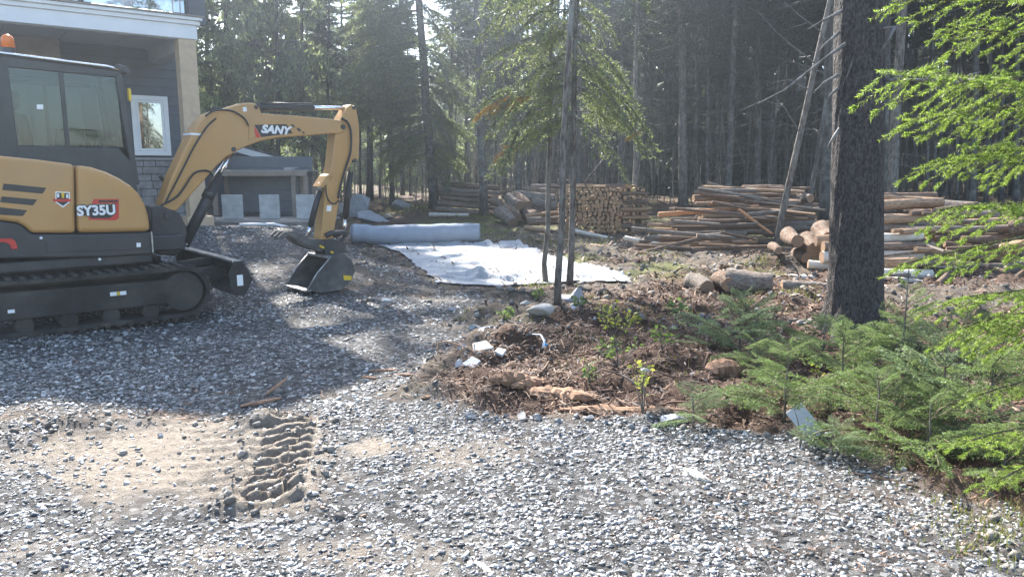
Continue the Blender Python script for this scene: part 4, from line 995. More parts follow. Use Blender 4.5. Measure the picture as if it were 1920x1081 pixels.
MB().tube([(g.x + .075, g.y - .03, g.z + .05), (g.x + .10, g.y - .02, g.z + .04)], .011, 8).build("end_cap", "blue_plastic", st_)
g = ground(860, 665)
tag(MB().tube([(g.x - .16, g.y - .05, g.z), (g.x - .16, g.y, g.z + .10), (g.x - .10, g.y, g.z + .11), (g.x + .05, g.y + .02, g.z + .06), (g.x + .14, g.y + .03, g.z + .05)], .006, 6).build("bent_twig", "peeled_log"), "thin pale bent twig arching over stones by the rubble", "twig")

# ------------------------------------------------------------------ geotextile: laid sheet and roll
def cloth():
    A, B, Cc, Dd = [np.array(flat(*p, -.03)) for p in ((705, 461), (975, 462), (1192, 531), (815, 534))]
    nu, nv = 240, 150
    U, Vv = np.meshgrid(np.linspace(0, 1, nu), np.linspace(0, 1, nv)); U = U.ravel(); Vv = Vv.ravel()
    left = (A * (1 - Vv[:, None]) + Dd * Vv[:, None]); right = (B * (1 - Vv[:, None]) + Cc * Vv[:, None])
    P = left * (1 - U[:, None]) + right * U[:, None]
    # irregular edges: left side follows the gravel bank, front edge bunched
    P[:, 0] += .25 * np.sin(Vv * 3.14) * (1 - U) + .14 * fbm(Vv * 9, U * 0, 71, 4) * (1 - U)
    P[:, 1] += .26 * fbm(U * 9, U * 0, 72, 5) * Vv ** 3 - .10 * np.exp(-((U - .3) / .12) ** 2) * Vv ** 2
    x, y = P[:, 0], P[:, 1]
    z = H(x, y)
    s = 1.0
    z = z + .03 + .012 * fbm(x * .8, y * .8, 76, 2)
    mid = sstep(.0, .06, Vv) * sstep(1.0, .95, Vv) * sstep(.0, .04, U) * sstep(1.0, .96, U)
    cr = random.Random(19)
    creases = [(.02, .30, .30, .20, .018, .05), (.10, .45, .55, .33, .016, .06), (.20, .58, .60, .50, .015, .07), (.05, .66, .42, .70, .018, .08), (.42, .55, .80, .62, .014, .06), (.45, .74, .85, .78, .016, .08), (.55, .84, .98, .92, .016, .07),
               (.10, .80, .34, .90, .022, .13), (.18, .92, .36, .80, .018, .12), (.30, .88, .44, .93, .018, .12), (.36, .80, .52, .90, .018, .10), (.02, .88, .20, .95, .016, .09), (.62, .90, .95, .955, .010, .06), (.30, .40, .48, .30, .014, .04), (.55, .25, .85, .38, .014, .03), (.35, .15, .70, .12, .02, .025)]
    for _ in range(18):
        u0, v0 = cr.uniform(0, .9), cr.uniform(.35, .95); creases.append((u0, v0, u0 + cr.uniform(.08, .3), v0 + cr.uniform(-.10, .10), cr.uniform(.006, .012), cr.uniform(.008, .025)))
    for (u0, v0, u1, v1, wd, hh) in creases:
        du, dv = u1 - u0, v1 - v0; t_ = np.clip(((U - u0) * du * 4 + (Vv - v0) * dv) / (du * du * 4 + dv * dv), 0, 1)
        dd = np.hypot((U - u0 - t_ * du) * 1.0, Vv - v0 - t_ * dv + .012 * np.sin(t_ * 7 + u0 * 30))
        sg = (Vv - v0 - t_ * dv) > 0
        z = z + mid * .7 * hh * np.sin(np.clip(t_, .02, .98) * math.pi) ** .5 * np.exp(-(dd / np.where(sg, wd * .45, wd * 2.2)) ** 1.4)
    idx = np.arange(nu * nv).reshape(nv, nu)
    Fq = np.stack([idx[:-1, :-1].ravel(), idx[1:, :-1].ravel(), idx[1:, 1:].ravel(), idx[:-1, 1:].ravel()], 1)[:, ::-1]
    o = link("geotextile_sheet", npmesh("geotextile_sheet", np.stack([x, y, z], 1), Fq, ["geotextile_white"], smooth=True))
    so = o.modifiers.new("thick", 'SOLIDIFY'); so.thickness = .006; so.offset = 1
    return tag(o, "wrinkled white geotextile sheet spread on the ground before its roll", "fabric")
cloth()
ra, rb = at(663, 442, 14.1), at(897, 445, 14.4)
rr_ = .185
mb = MB()
path = []; rad = []
for k in range(22):
    t = k / 21; x = ra.x + (rb.x - ra.x) * t; y = 14.1 + .3 * t; path.append((x, y, (.6 * ground_z(-2.0, 14.2) + .4 * ground_z(x, y)) + rr_ * .98 - .02 * math.sin(t * math.pi))); rad.append(rr_ * (.985 + .012 * random.random()))
mb.tube(path, rad, 36, caps=False)
roll = mb.build("geotextile_roll", "geotextile_grey")
for e, s in ((0, -1), (21, 1)):
    pts = []
    for k in range(130):
        a = k * .42; r0 = rr_ * (.12 + .86 * k / 129); pts.append((path[e][0] + s * (.012 + .018 * random.random()), path[e][1] + r0 * math.cos(a), path[e][2] + r0 * math.sin(a)))
    MB().tube(pts, .007, 5).build("rolled_end", "geotextile_grey", roll)
    MB().tube([(path[e][0] - s * .02, path[e][1], path[e][2]), (path[e][0] - s * .004, path[e][1], path[e][2])], rr_ * .97, 30).build("end_face", "geotextile_grey", roll)
tag(roll, "long grey roll of geotextile at the back of the white sheet", "fabric roll")
# ------------------------------------------------------------------ logs and firewood
LOGM = {}
def log_mesh(mat, end, var, knots=True):
    key = (mat, end, var)
    if key in LOGM: return LOGM[key]
    r = random.Random(100 + var); mb = MB(); n = 9; path = []; rad = []
    bx, by = r.uniform(-.5, .5), r.uniform(-.5, .5)
    for k in range(n):
        t = k / (n - 1); path.append((t, bx * .5 * math.sin(math.pi * t) , by * .5 * math.sin(math.pi * t))); rad.append((1.0 - .22 * t) * r.uniform(.93, 1.05))
    # x is squeezed when scaled, so build the tube by hand
    m = 12; vs = []; fs = []
    for i, p in enumerate(path):
        for q in range(m):
            a = 2 * math.pi * q / m; rr = rad[i] * (1 + r.uniform(-.06, .06)); vs.append((p[0] + (r.uniform(-.01, .01) if 0 < i < n - 1 else 0), p[1] + rr * math.cos(a), p[2] + rr * math.sin(a)))
    for i in range(n - 1):
        for q in range(m): fs.append((i * m + q, i * m + (q + 1) % m, (i + 1) * m + (q + 1) % m, (i + 1) * m + q))
    mb.add(vs, fs, 0, True)
    o = (n - 1) * m
    mb.f += [tuple(range(m - 1, -1, -1)), tuple(o + q for q in range(m))]; mb.m += [1, 1]; mb.sm += [False, False]
    me = bpy.data.meshes.new("log"); me.from_pydata(mb.v, [], mb.f)
    for x in (mat, end): me.materials.append(MATS[x])
    me.polygons.foreach_set("material_index", mb.m); me.polygons.foreach_set("use_smooth", mb.sm); me.update(); LOGM[key] = me; return me
lv = 0
def log(A, B, r, mat="bark_log", end="cut_end", label=None, group=None, name="log", cat_="log"):
    global lv
    A, B = Vector(A), Vector(B); lv += 1
    o = link(name, log_mesh(mat, end, lv % 6)); d = B - A
    o.rotation_euler = d.to_track_quat('X', 'Z').to_euler(); o.rotation_euler.rotate_axis('X', random.uniform(0, 6.28))
    o.location = A; o.scale = (d.length, r, r)
    return tag(o, label, cat_, group)
random.seed(11)
MIX = [("bark_log", "cut_end"), ("bark_log", "cut_end"), ("bark_log_grey", "cut_end"), ("peeled_log", "cut_end"), ("bark_log", "cut_end"), ("peeled_log", "cut_end_dark"), ("bark_log_grey", "cut_end_dark")]
# main pile of poles left of the big trunk: rough rows, then loose poles flung over the slope
PL = lambda k: "slender pole in the %s rows of the long pile left of the leaning trunk" % ("lowest", "lower middle", "upper middle", "topmost")[min(3, k // 3)]
def heap_pole(xc, Y, z, ln, r, ax=.0, tz=.0, lab=None, mats=MIX, grp="slender poles in the long pile"):
    mt, en = random.choice(mats); dx, dy, dz_ = ln / 2 * math.cos(ax), ln / 2 * math.sin(ax), ln / 2 * tz
    A, B = (xc - dx, Y - dy, z - dz_), (xc + dx, Y + dy, z + dz_)
    if random.random() < .5: A, B = B, A
    return log(A, B, r, mt, en, lab, grp, "pole", "pole")
zg = ground_z(3.2, 13)
for k in range(12):
    for j in range(4):
        Y = 12.85 + .155 * k + .16 * j; z = zg + .045 + .09 * k + random.uniform(-.03, .03)
        ln = random.uniform(1.0, 2.4) * (1 - .03 * k); xc = 3.35 + .14 * k + random.uniform(-.45, .45)
        heap_pole(xc, Y, z, ln, random.uniform(.026, .052) if random.random() < .75 else random.uniform(.05, .072), -.12 + random.gauss(0, .09), random.gauss(0, .035), PL(k))
for i in range(26):
    t = random.random(); Y = 12.6 + 1.75 * t; z = zg + .06 + 1.02 * t; heap_pole(3.2 + 1.6 * t + random.uniform(-.8, .8), Y - .05, z + .03, random.uniform(.6, 1.9), random.uniform(.02, .045), random.gauss(-.1, .25), random.gauss(0, .10), "loose slender pole flung across the front of the long pile", MIX, "loose poles over the long pile")
for k in range(9):
    for j in range(2):
        Y = 13.7 + .13 * k + .16 * j; z = ground_z(5, 14) + .06 + .10 * k
        heap_pole(5.1 + random.uniform(-.35, .35), Y, z, random.uniform(1.1, 1.9), random.uniform(.04, .08), random.gauss(0, .1), random.gauss(0, .03), "shaded grey pole in the %s half of the pile behind the leaning trunk" % ("lower" if k < 5 else "upper"), MIX[:3] + MIX[6:], "shaded poles behind the leaning trunk")
def P(px, py, Y): return at(px, py, Y)
log(P(1234, 402, 13.75), P(1422, 386, 13.85), .045, "peeled_red", "cut_end", "reddish orange peeled pole across the long pile", None, "pole", "pole")
log(P(1300, 372, 14.2), P(1475, 368, 14.5), .07, "bark_log", "cut_end", "long dark pole along the top of the long pile", None, "pole", "pole")
log(P(1332, 360, 14.7), P(1440, 362, 14.9), .085, "bark_log", "cut_end_dark", "thick topmost log of the long pile", None)
log(P(1328, 343, 15.2), P(1375, 356, 15.1), .03, "bark_log_grey", "cut_end", "thin grey stick tilted up at the top of the long pile", None, "pole", "pole")
log(P(1172, 446, 13.6), P(1240, 458, 13.2), .045, "pale_log", "cut_end", "pale pole end sticking out of the pile's lower left", None, "pole", "pole")
log(P(1238, 470, 12.9), P(1345, 492, 12.2), .035, "pale_log", "cut_end", "thin pale pole slanting down before the long pile", None, "pole", "pole")
log(P(1270, 466, 12.8), P(1395, 478, 12.5), .045, "bark_log", "cut_end", "bark pole lying lowest before the long pile", None, "pole", "pole")
log(P(1365, 494, 12.0), P(1388, 484, 12.2), .03, "pale_log", "cut_end", "short pale stick end at the foot of the long pile", None, "pole", "pole")
log(P(1385, 392, 13.4), P(1448, 438, 12.9), .025, "peeled_red", "cut_end", "thin stick leaning down across the long pile's right end", None, "pole", "pole")
log(P(1480, 362, 14.9), P(1520, 372, 14.3), .11, "bark_log_grey", "cut_end", "thick log with pale cut end behind the leaning trunk", None)
# big rounds beside the leaning trunk
for (a, b_, c, d_, r, lb) in ((1478, 440, 1496, 452, .15, "thick split round, left of the heap under the leaning trunk"), (1512, 452, 1530, 470, .20, "largest brown round lying on its side by the big trunk"),
                              (1540, 430, 1556, 450, .19, "round with pale rim half hidden by the big trunk"), (1448, 462, 1460, 470, .09, "small round at the leaning trunk's foot"), (1495, 475, 1512, 484, .12, "low round under the largest brown round")):
    log(P(a, b_, 11.4), P(c, d_, 10.8), r * .82, "bark_log", "cut_end_dark", lb, None, "wood_round", "wood round")
# two cut logs on the soil in front
log(P(1298, 530, 9.05), P(1326, 540, 8.7), .125, "bark_log_grey", "cut_end_dark", "short fat log with dark hollow end on the soil", None)
log(P(1362, 527, 8.85), P(1449, 530, 8.65), .158, "bark_log_grey", "cut_end", "large cracked log with orange broken wood, middle ground", None)
log(P(1348, 524, 9.0), P(1368, 534, 8.7), .115, "bark_log", "cut_end", "short barky chunk against the large cracked log", None)
log(P(1465, 538, 8.9), P(1585, 545, 8.8), .085, "bark_log_grey", "cut_end", "grey log lying on soil left of the big trunk", None)
log(P(1515, 495, 10.3), P(1590, 502, 10.2), .06, "pale_log", "cut_end", "pale stick lying behind the grey log", None, "pole", "pole")
log(P(1470, 520, 9.9), P(1570, 524, 9.9), .05, "pale_log", "split_wood", "bleached flat stick beyond the grey log", None, "pole", "pole")
log(P(1540, 480, 10.8), P(1580, 483, 10.8), .07, "pale_log", "split_wood", "short bleached piece near the big trunk", None, "pole", "pole")
# pile right of the big trunk
for k in range(8):
    for j in range(3):
        Y = 9.75 + .22 * k + .2 * j; z = ground_z(4.8, 10) + .06 + .13 * k + random.uniform(-.03, .03); xr = (1748 - 960) / F * Y + random.uniform(-.22, .15); ln = random.uniform(.8, 1.5)
        mt, en = (("pale_log", "cut_end") if (k, j) in ((0, 0), (3, 0), (1, 1)) else random.choice(MIX)); a = random.gauss(0, .07)
        log((xr - ln, Y + .05 - a * ln, z + random.gauss(0, .03)), (xr, Y + a * .2, z + random.gauss(0, .03)), random.uniform(.05, .095), mt, en, "cut log in the %s rows of the pile directly right of the big trunk" % ("lowest", "lower middle", "upper middle", "topmost")[k // 2], "logs stacked right of the big trunk")
for k in range(7):
    for j in range(3):
        Y = 10.7 + .2 * k + .2 * j; z = ground_z(6.3, 11) + .06 + .115 * k; x0 = (1742 - 960) / F * Y + random.uniform(0, .35)
        heap_pole(x0 + .55, Y, z, random.uniform(.7, 1.4), random.uniform(.04, .075), random.gauss(-.15, .2), random.gauss(0, .06), "bark log in the %s half of the far right pile behind green boughs" % ("lower" if k < 4 else "upper"), MIX, "logs in the far right pile")
for i in range(14):
    t = random.random(); heap_pole(5.2 + 1.4 * t + random.uniform(-.4, .6), 9.5 + 1.5 * t, ground_z(5, 9.6) + .06 + .85 * t, random.uniform(.5, 1.2), random.uniform(.02, .045), random.gauss(.1, .45), random.gauss(0, .12), "loose stick lying across the logs right of the big trunk", MIX, "loose sticks on the right pile")
log(P(1738, 388, 12.6), P(1838, 392, 12.1), .145, "bark_log_grey", "cut_end_dark", "thick pale barked log topmost on the right pile", None)
log(P(1700, 396, 12.3), P(1770, 410, 11.8), .115, "bark_log", "cut_end", "slanting bark log below the thick topmost log", None)
log(P(1652, 412, 11.9), P(1716, 420, 11.7), .12, "bark_log", "cut_end", "bark log touching the big trunk, upper right pile", None)
log(P(1655, 432, 11.5), P(1724, 436, 11.4), .07, "pale_log", "cut_end_dark", "pale hollow-ended log in the right pile", None)
for i, (a, b_, c, d_, Y0, Y1, r, lb) in enumerate(((1895, 430, 1960, 420, 11.2, 10.9, .13, "thick log at the picture's edge in the right pile"), (1880, 470, 1950, 455, 10.8, 10.4, .10, "second log from the top at the right edge"),
        (1890, 510, 1960, 470, 10.2, 9.9, .09, "slanting log at the right edge"), (1868, 545, 1935, 500, 9.6, 9.4, .05, "thin stick slanting at the right edge"), (1898, 548, 1965, 535, 9.4, 9.6, .11, "log with brown cut end facing the yard at right"),
        (1880, 575, 1940, 560, 9.2, 9.4, .07, "lowest log at the right edge"), (1850, 415, 1960, 392, 12.0, 11.6, .08, "flat pale log over the right edge pile"))):
    log(P(a, b_, Y0), P(c, d_, Y1), r, ("bark_log", "peeled_log", "bark_log_grey")[i % 3], "cut_end", lb, None)
tag(MB().box((0, 0, 0), (1.0, .14, .045)).build("board", "pale_log", None, .005, loc=P(1652, 497, 10.0), rot=(0, .03, -.05)), "bleached flat board in the pile right of the big trunk", "board")
tag(MB().box((0, 0, 0), (.75, .16, .04)).build("board", "pale_log", None, .005, loc=P(1652, 523, 9.55), rot=(0, .10, -.1)), "lower bleached board slanting to the soil by the trunk", "board")
tag(MB().box((0, 0, 0), (.85, .12, .035)).build("board", "pale_log", None, .005, loc=P(1651, 541, 9.3), rot=(0, .05, -.05)), "lowest bleached board on the soil by the trunk", "board")
# far pile of poles behind the roll, left
for k in range(6):
    for j in range(2):
        gA = on(-2.1, 20.6 + .2 * k + .2 * j); z = gA.z + .07 + .125 * k; x0 = -2.05 + random.uniform(-.15, .1) + .02 * k; mt, en = random.choice(MIX[:3])
        log((x0, 20.9 + .2 * k + .2 * j, z + .06), (x0 + random.uniform(1.5, 1.8), 20.3 + .2 * k + .2 * j, z - .04), random.uniform(.055, .085), mt, en, "bark pole in the %s half of the small far pile behind the fabric roll" % ("lower" if k < 3 else "upper"), "poles in the small far pile", "pole", "pole")
log(at(806, 402, 20.2), at(880, 403, 19.6), .06, "pale_log", "cut_end", "pale pole lying before the small far pile", None, "pole", "pole")
# thick far logs, heaped every way
heap = [(938, 398, 962, 418, 18.6, 17.9, .17, "grey"), (950, 388, 972, 408, 18.9, 18.2, .13, "b"), (955, 372, 975, 385, 19.3, 18.7, .16, "grey"), (968, 368, 990, 384, 19.4, 18.8, .13, "b"), (985, 392, 1006, 404, 19.0, 18.4, .17, "b"),
        (980, 358, 1042, 360, 20.2, 20.0, .15, "b"), (965, 366, 1040, 372, 20.0, 19.8, .15, "grey"), (1000, 380, 1045, 386, 19.6, 19.3, .16, "grey"), (995, 352, 1045, 350, 20.5, 20.4, .10, "grey"), (960, 402, 1000, 410, 19.4, 19.2, .16, "b"),
        (1005, 398, 1050, 402, 19.5, 19.2, .17, "b"), (925, 376, 950, 392, 19.6, 19.2, .12, "b")]
for (a, b_, c, d_, Y0, Y1, r, mt) in heap:
    log(at(a, b_, Y0), at(c, d_, Y1), r, "bark_log_grey" if mt == "grey" else "bark_log", "cut_end_dark", "thick bark log in the far heap left of the firewood stack", "thick logs in the far heap")
for i, (a, b_, c, d_, Y0, Y1, r) in enumerate(((985, 405, 1050, 398, 17.4, 17.4, .05), (988, 412, 1052, 408, 17.0, 17.1, .06), (990, 418, 1050, 418, 16.6, 16.8, .06), (984, 426, 1030, 432, 16.3, 16.1, .055), (990, 402, 1045, 404, 17.6, 17.5, .05))):
    log(at(a, b_, Y0), at(c, d_, Y1), r, ("peeled_log", "bark_log_grey", "bark_log")[i % 3], "cut_end", "thin stick in the low bundle behind the slim paired trunks", "sticks in the low bundle", "pole", "pole")
# firewood stack: wedge pieces, ends to the yard; a criss-cross end column
WED = []
for q in range(6):
    r = random.Random(300 + q); n = r.choice((3, 4, 4, 5)); pts = []
    for i in range(n): a = 2 * math.pi * i / n + r.uniform(-.3, .3); pts.append((r.uniform(.75, 1.05) * math.cos(a), r.uniform(.75, 1.05) * math.sin(a)))
    vs = [(p[0], 0, p[1]) for p in pts] + [(p[0] * .93, 1, p[1] * .93) for p in pts]
    fs = [tuple(range(n)), tuple(range(2 * n - 1, n - 1, -1))] + [((i + 1) % n, i, n + i, n + (i + 1) % n) for i in range(n)]
    me = bpy.data.meshes.new("firewood"); me.from_pydata(vs, [], fs); me.materials.append(MATS["split_wood"]); me.materials.append(MATS["bark_log"])
    me.polygons.foreach_set("material_index", [0, 0] + [r.choice((0, 0, 1)) for _ in range(n)]); me.update(); WED.append(me)
FY = 16.3; fx0 = at(1080, 400, FY).x; fx1 = at(1166, 400, FY).x; fx2 = at(1216, 400, FY).x; fz0 = ground_z((fx0 + fx2) / 2, FY) - .02
FH = at(1120, 352, FY).z - fz0
rows = 12; hstep = FH / rows
for k in range(rows):
    x = fx0 - .35 + random.uniform(0, .05)
    while x < fx1 - .03:
        r = random.uniform(.045, .07)
        o = link("firewood_piece", random.choice(WED)); o.location = (x, FY + random.uniform(-.05, .05), fz0 + hstep * (k + .5) + random.uniform(-.015, .015)); o.scale = (r, .42, r); o.rotation_euler = (random.uniform(-.05, .05), random.uniform(0, 6.3), random.uniform(-.06, .06))
        tag(o, "split firewood piece, end outward, in the %s rows of the square stack" % ("lowest", "lower middle", "upper middle", "topmost")[k // 3], "firewood", "firewood pieces in the square stack"); x += r * 1.75
    for j in range(3):
        r = random.uniform(.045, .062); o = link("firewood_piece", random.choice(WED)); z = fz0 + hstep * (k + .5)
        if k % 2: o.location = (fx1 + .06 + .2 * j, FY - .02 + random.uniform(-.03, .02), z); o.scale = (r, .46, r); o.rotation_euler = (0, random.uniform(0, 6.3), random.uniform(-.08, .08))
        else: o.location = (fx2 + random.uniform(-.04, .04), FY + .04 + .17 * j, z); o.scale = (r, .60, r); o.rotation_euler = (0, random.uniform(-.3, .3), math.pi / 2 + random.uniform(-.08, .08))
        tag(o, "split firewood piece laid crosswise in the stack's right end column", "firewood", "criss-crossed firewood in the end column")
for i in range(12):
    x = fx0 - .2 + i * .14; o = link("firewood_piece", WED[i % 6]); o.location = (x, FY + .02 + .1 * (i % 3), fz0 + FH + .03); o.scale = (.06, .5, .05); o.rotation_euler = (0, random.uniform(0, 6), random.choice((1.2, -1.3, 1.5, .9)))
    tag(o, "loose firewood piece lying flat on top of the square stack", "firewood", "loose pieces on top of the stack")
log(at(1075, 432, 15.7), at(1140, 446, 15.3), .05, "pale_log", "cut_end", "pale pole on the ground before the firewood stack", None, "pole", "pole")

# ------------------------------------------------------------------ stumps, rotten wood, chips
def chunk(px, py, ln, r, rz, mat, label, name="rotten_log", cat_="wood", tilt=0.0, flatn=.55, seed=1, dz=0.0):
    g = ground(px, py); rr = random.Random(seed); vs = []; fs = []; n = 16; m = 10
    for i in range(n):
        t = i / (n - 1); s = (math.sin(math.pi * min(max(t, .03), .97)) ** .45) * rr.uniform(.8, 1.15)
        for q in range(m):
            a = 2 * math.pi * q / m; k = rr.uniform(.72, 1.2); vs.append(((t - .5) * ln + rr.uniform(-.5, .5) * ln / n * .9, r * s * k * math.cos(a), r * s * k * flatn * math.sin(a)))
    for i in range(n - 1):
        for q in range(m): fs.append((i * m + q, i * m + (q + 1) % m, (i + 1) * m + (q + 1) % m, (i + 1) * m + q))
    fs += [tuple(range(m - 1, -1, -1)), tuple((n - 1) * m + q for q in range(m))]
    o = MB().add(vs, fs).build(name, mat, None, 0, 2, (g.x, g.y, g.z + r * flatn * .35 + dz), (0, tilt, rz))
    return tag(o, label, cat_)
chunk(1170, 772, .80, .055, -.05, "rotten_wood", "long rotten orange log along the gravel edge", seed=2)
chunk(1050, 745, .50, .085, -.35, "rotten_wood", "crumbling orange stump wood left of the rotten log", seed=3)
chunk(955, 712, .28, .06, .1, "rotten_wood", "orange wood block at the rubble's foot", seed=4, flatn=.8)
chunk(990, 722, .25, .07, .6, "rotten_wood", "rusty wood chunk behind the orange block", seed=5)
chunk(1060, 738, .22, .05, -.2, "split_wood", "fresh yellow splinter on the crumbling stump wood", seed=6)
chunk(1355, 705, .26, .10, .2, "rotten_wood", "dark red rotted stump among the young firs", "stump", "stump", 0, .8, 7, .02)
chunk(850, 720, .18, .02, .1, "rotten_wood", "thin orange bark strip on the gravel edge", seed=8)
chunk(720, 695, .22, .022, .15, "rotten_wood", "orange bark sliver at the shadow's right edge", seed=9)
chunk(770, 703, .20, .018, -.1, "rotten_wood", "narrow orange bark strip beside the sliver", seed=10)
chunk(690, 708, .13, .02, -.3, "rotten_wood", "short orange bark chip near the shadow", seed=11)
chunk(800, 745, .08, .02, .6, "rotten_wood", "small tan bark chip on mixed soil", seed=12)
chunk(490, 755, .26, .03, .7, "rotten_wood", "orange torn root on the mound by the track print", seed=13)
chunk(520, 735, .20, .018, .9, "rotten_wood", "thin orange root tip rising from the mound", seed=14, tilt=-.4, dz=.04)
chunk(425, 737, .16, .016, .1, "bark_log", "dark stick lying on shaded gravel", seed=15)
chunk(350, 758, .08, .02, .3, "bark_log", "small bark scrap on shaded gravel", seed=16)
chunk(1305, 893, .17, .028, -1.05, "pale_log", "bone-white piece of wood lying on the gravel", seed=17, flatn=.8)
chunk(905, 1062, .10, .014, -.9, "pale_log", "thin whitish splinter in the near gravel", seed=18)
chunk(1660, 900, .30, .009, -.6, "bark_log", "thin brown stick on the gravel near the firs", seed=19, flatn=1)
chunk(870, 1012 - 300, .16, .02, .0, "rotten_wood", "orange flake before the rubble mound", seed=20)
g = ground(1508, 812)
tag(MB().box((-.052, -.010, -.10), (.052, .010, .10)).build("board_offcut", "concrete_slab", None, .004, loc=(g.x, g.y, g.z + .065), rot=(-.75, -.62, 0)), "grey weathered board offcut leaning at the fir's foot", "board")
# ------------------------------------------------------------------ vegetation
def tri_needles(S, E, m, L, W, spread=.9, flat_=.0):
    """needle triangles along shoots S->E; returns V (3k,3), tone (3k)"""
    n = len(S); ax = E - S; ln = np.linalg.norm(ax, axis=1, keepdims=True) + 1e-9; ax = ax / ln
    t = (np.arange(m)[None] + rng.uniform(0, 1, (n, m))) / m
    P = S[:, None] + (E - S)[:, None] * t[..., None]
    R = rng.normal(0, 1, (n, m, 3)); R[..., 2] *= (1 - flat_); R -= (R * ax[:, None]).sum(-1, keepdims=True) * ax[:, None]; R /= np.linalg.norm(R, axis=-1, keepdims=True) + 1e-9
    Dn = ax[:, None] * (1 - spread * .55) + R * spread; Dn /= np.linalg.norm(Dn, axis=-1, keepdims=True)
    sd = np.cross(Dn, rng.normal(0, 1, (n, m, 3))); sd /= np.linalg.norm(sd, axis=-1, keepdims=True) + 1e-9
    LL = L * rng.uniform(.7, 1.2, (n, m, 1)); sd = sd * (W * .5)
    V = np.stack([P - sd, P + sd, P + Dn * LL], 2).reshape(-1, 3)
    tone = np.clip(.25 + .5 * t + rng.uniform(-.2, .25, (n, m)), 0, 1)
    return V, np.repeat(tone.reshape(-1), 3)
def twig_tris(S, E, r0, r1):
    n = len(S); ax = E - S; ax = ax / (np.linalg.norm(ax, axis=1, keepdims=True) + 1e-9)
    a = np.cross(ax, np.array([.3, .2, .93])); a /= np.linalg.norm(a, axis=1, keepdims=True) + 1e-9; b_ = np.cross(ax, a)
    ring = [a, -.5 * a + .866 * b_, -.5 * a - .866 * b_]
    V = np.stack([S + ring[k] * r0 for k in range(3)] + [E + ring[k] * r1 for k in range(3)], 1)
    fb = np.array([(0, 1, 4), (0, 4, 3), (1, 2, 5), (1, 5, 4), (2, 0, 3), (2, 3, 5)])
    return V.reshape(-1, 3), (fb[None] + (np.arange(n) * 6)[:, None, None]).reshape(-1, 3)
def bough(L=1.0, sp=.06, l2=.38, sp3=.0, l3=.0, m=10, nl=.06, nw=.02, droop=.18, seed=0, side_droop=.25, taper=.8, twig=.006, spread=.9):
    """one conifer bough along +x in the xy plane; needles + twigs as triangles"""
    r = np.random.default_rng(seed)
    def ax(t): t = np.asarray(t); return np.stack([L * t, .05 * L * np.sin(t * 4 + seed), L * (.10 * t - droop * t * t * 1.6)], -1)
    ts = np.linspace(0, 1, 9); pts = ax(ts); S = [pts[:-1]]; E = [pts[1:]]; TS = [pts[:-1]]; TE = [pts[1:]]
    n2 = max(3, int(L * (1 - .12) / sp))
    t2 = np.repeat(np.linspace(.12, .99, n2), 2) + r.uniform(-.4, .4, 2 * n2) * sp / L
    t2 = np.clip(t2, .08, 1); side = np.tile([1, -1], n2); P = ax(t2)
    prof = (np.minimum(1, (t2 - .02) / .25) * (1 - taper * t2 ** 1.3)) * r.uniform(.65, 1.15, len(t2))
    ln = l2 * L * prof + .03 * L
    ang = np.radians(r.uniform(38, 62, len(t2)))
    D2 = np.stack([np.cos(ang), side * np.sin(ang), -side_droop * r.uniform(.2, 1.5, len(t2))], -1); D2 /= np.linalg.norm(D2, axis=1, keepdims=True)
    Q = P + D2 * ln[:, None]; Q[:, 2] -= .12 * ln
    TS.append(P); TE.append(Q)
    S.append(P); E.append(Q)
    Vn_, Tn = tri_needles(np.concatenate([S[0][3:]]), np.concatenate([E[0][3:]]), m, nl, nw, spread); out = [Vn_]; tone = [Tn]
    Vn_, Tn = tri_needles(P, Q, m, nl, nw, spread); out.append(Vn_); tone.append(Tn)
    if sp3:
        s3, e3 = [], []
        for i in range(len(P)):
            k3 = int(ln[i] / sp3)
            if k3 < 1: continue
            t3 = np.repeat(np.linspace(.25, .95, k3), 2); sd3 = np.tile([1, -1], k3); p3 = P[i] + (Q[i] - P[i]) * t3[:, None]
            d2 = D2[i]; perp = np.array([-d2[1], d2[0], 0.0]); perp /= np.linalg.norm(perp) + 1e-9
            d3 = d2[None] * .72 + perp[None] * sd3[:, None] * .62 + np.stack([0 * t3, 0 * t3, r.uniform(-.35, .12, 2 * k3)], -1)
            ll = l3 * (1 - .6 * t3) * r.uniform(.6, 1.2, 2 * k3); s3.append(p3); e3.append(p3 + d3 * ll[:, None])
        if s3:
            s3 = np.concatenate(s3); e3 = np.concatenate(e3); a, b_ = tri_needles(s3, e3, max(4, int(m * .8)), nl, nw, spread); out.append(a); tone.append(np.clip(b_ + .12, 0, 1))
            TS.append(s3); TE.append(e3)
    V = np.concatenate(out); tone = np.concatenate(tone)
    wv, wf = twig_tris(np.concatenate(TS[:1]), np.concatenate(TE[:1]), twig * 1.6, twig * 1.2)
    wv2, wf2 = twig_tris(np.concatenate(TS[1:2]), np.concatenate(TE[1:2]), twig * .6, twig * .25)
    nV = len(V); Fc = np.concatenate([np.arange(nV).reshape(-1, 3), wf + nV, wf2 + nV + len(wv)])
    mi = np.concatenate([np.zeros(nV // 3, int), np.ones(len(wf) + len(wf2), int)])
    VV = np.concatenate([V, wv, wv2]); TT = np.concatenate([tone, np.zeros(len(wv) + len(wv2))])
    return VV, Fc, mi, TT
def place(B, M, sc_=1.0):
    V, Fc, mi, T = B; return (V * sc_) @ np.array(M.to_3x3()).T + np.array(M.translation), Fc, mi, T
def merge(lst):
    Vs, Fs, Ms, Ts, o = [], [], [], [], 0
    for V, Fc, mi, T in lst: Vs.append(V); Fs.append(Fc + o); Ms.append(mi); Ts.append(T); o += len(V)
    return np.concatenate(Vs), np.concatenate(Fs), np.concatenate(Ms), np.concatenate(Ts)
def fol(name, B, mats): V, Fc, mi, T = B; return npmesh(name, V, Fc, mats, mi, attrs={"tone": T})
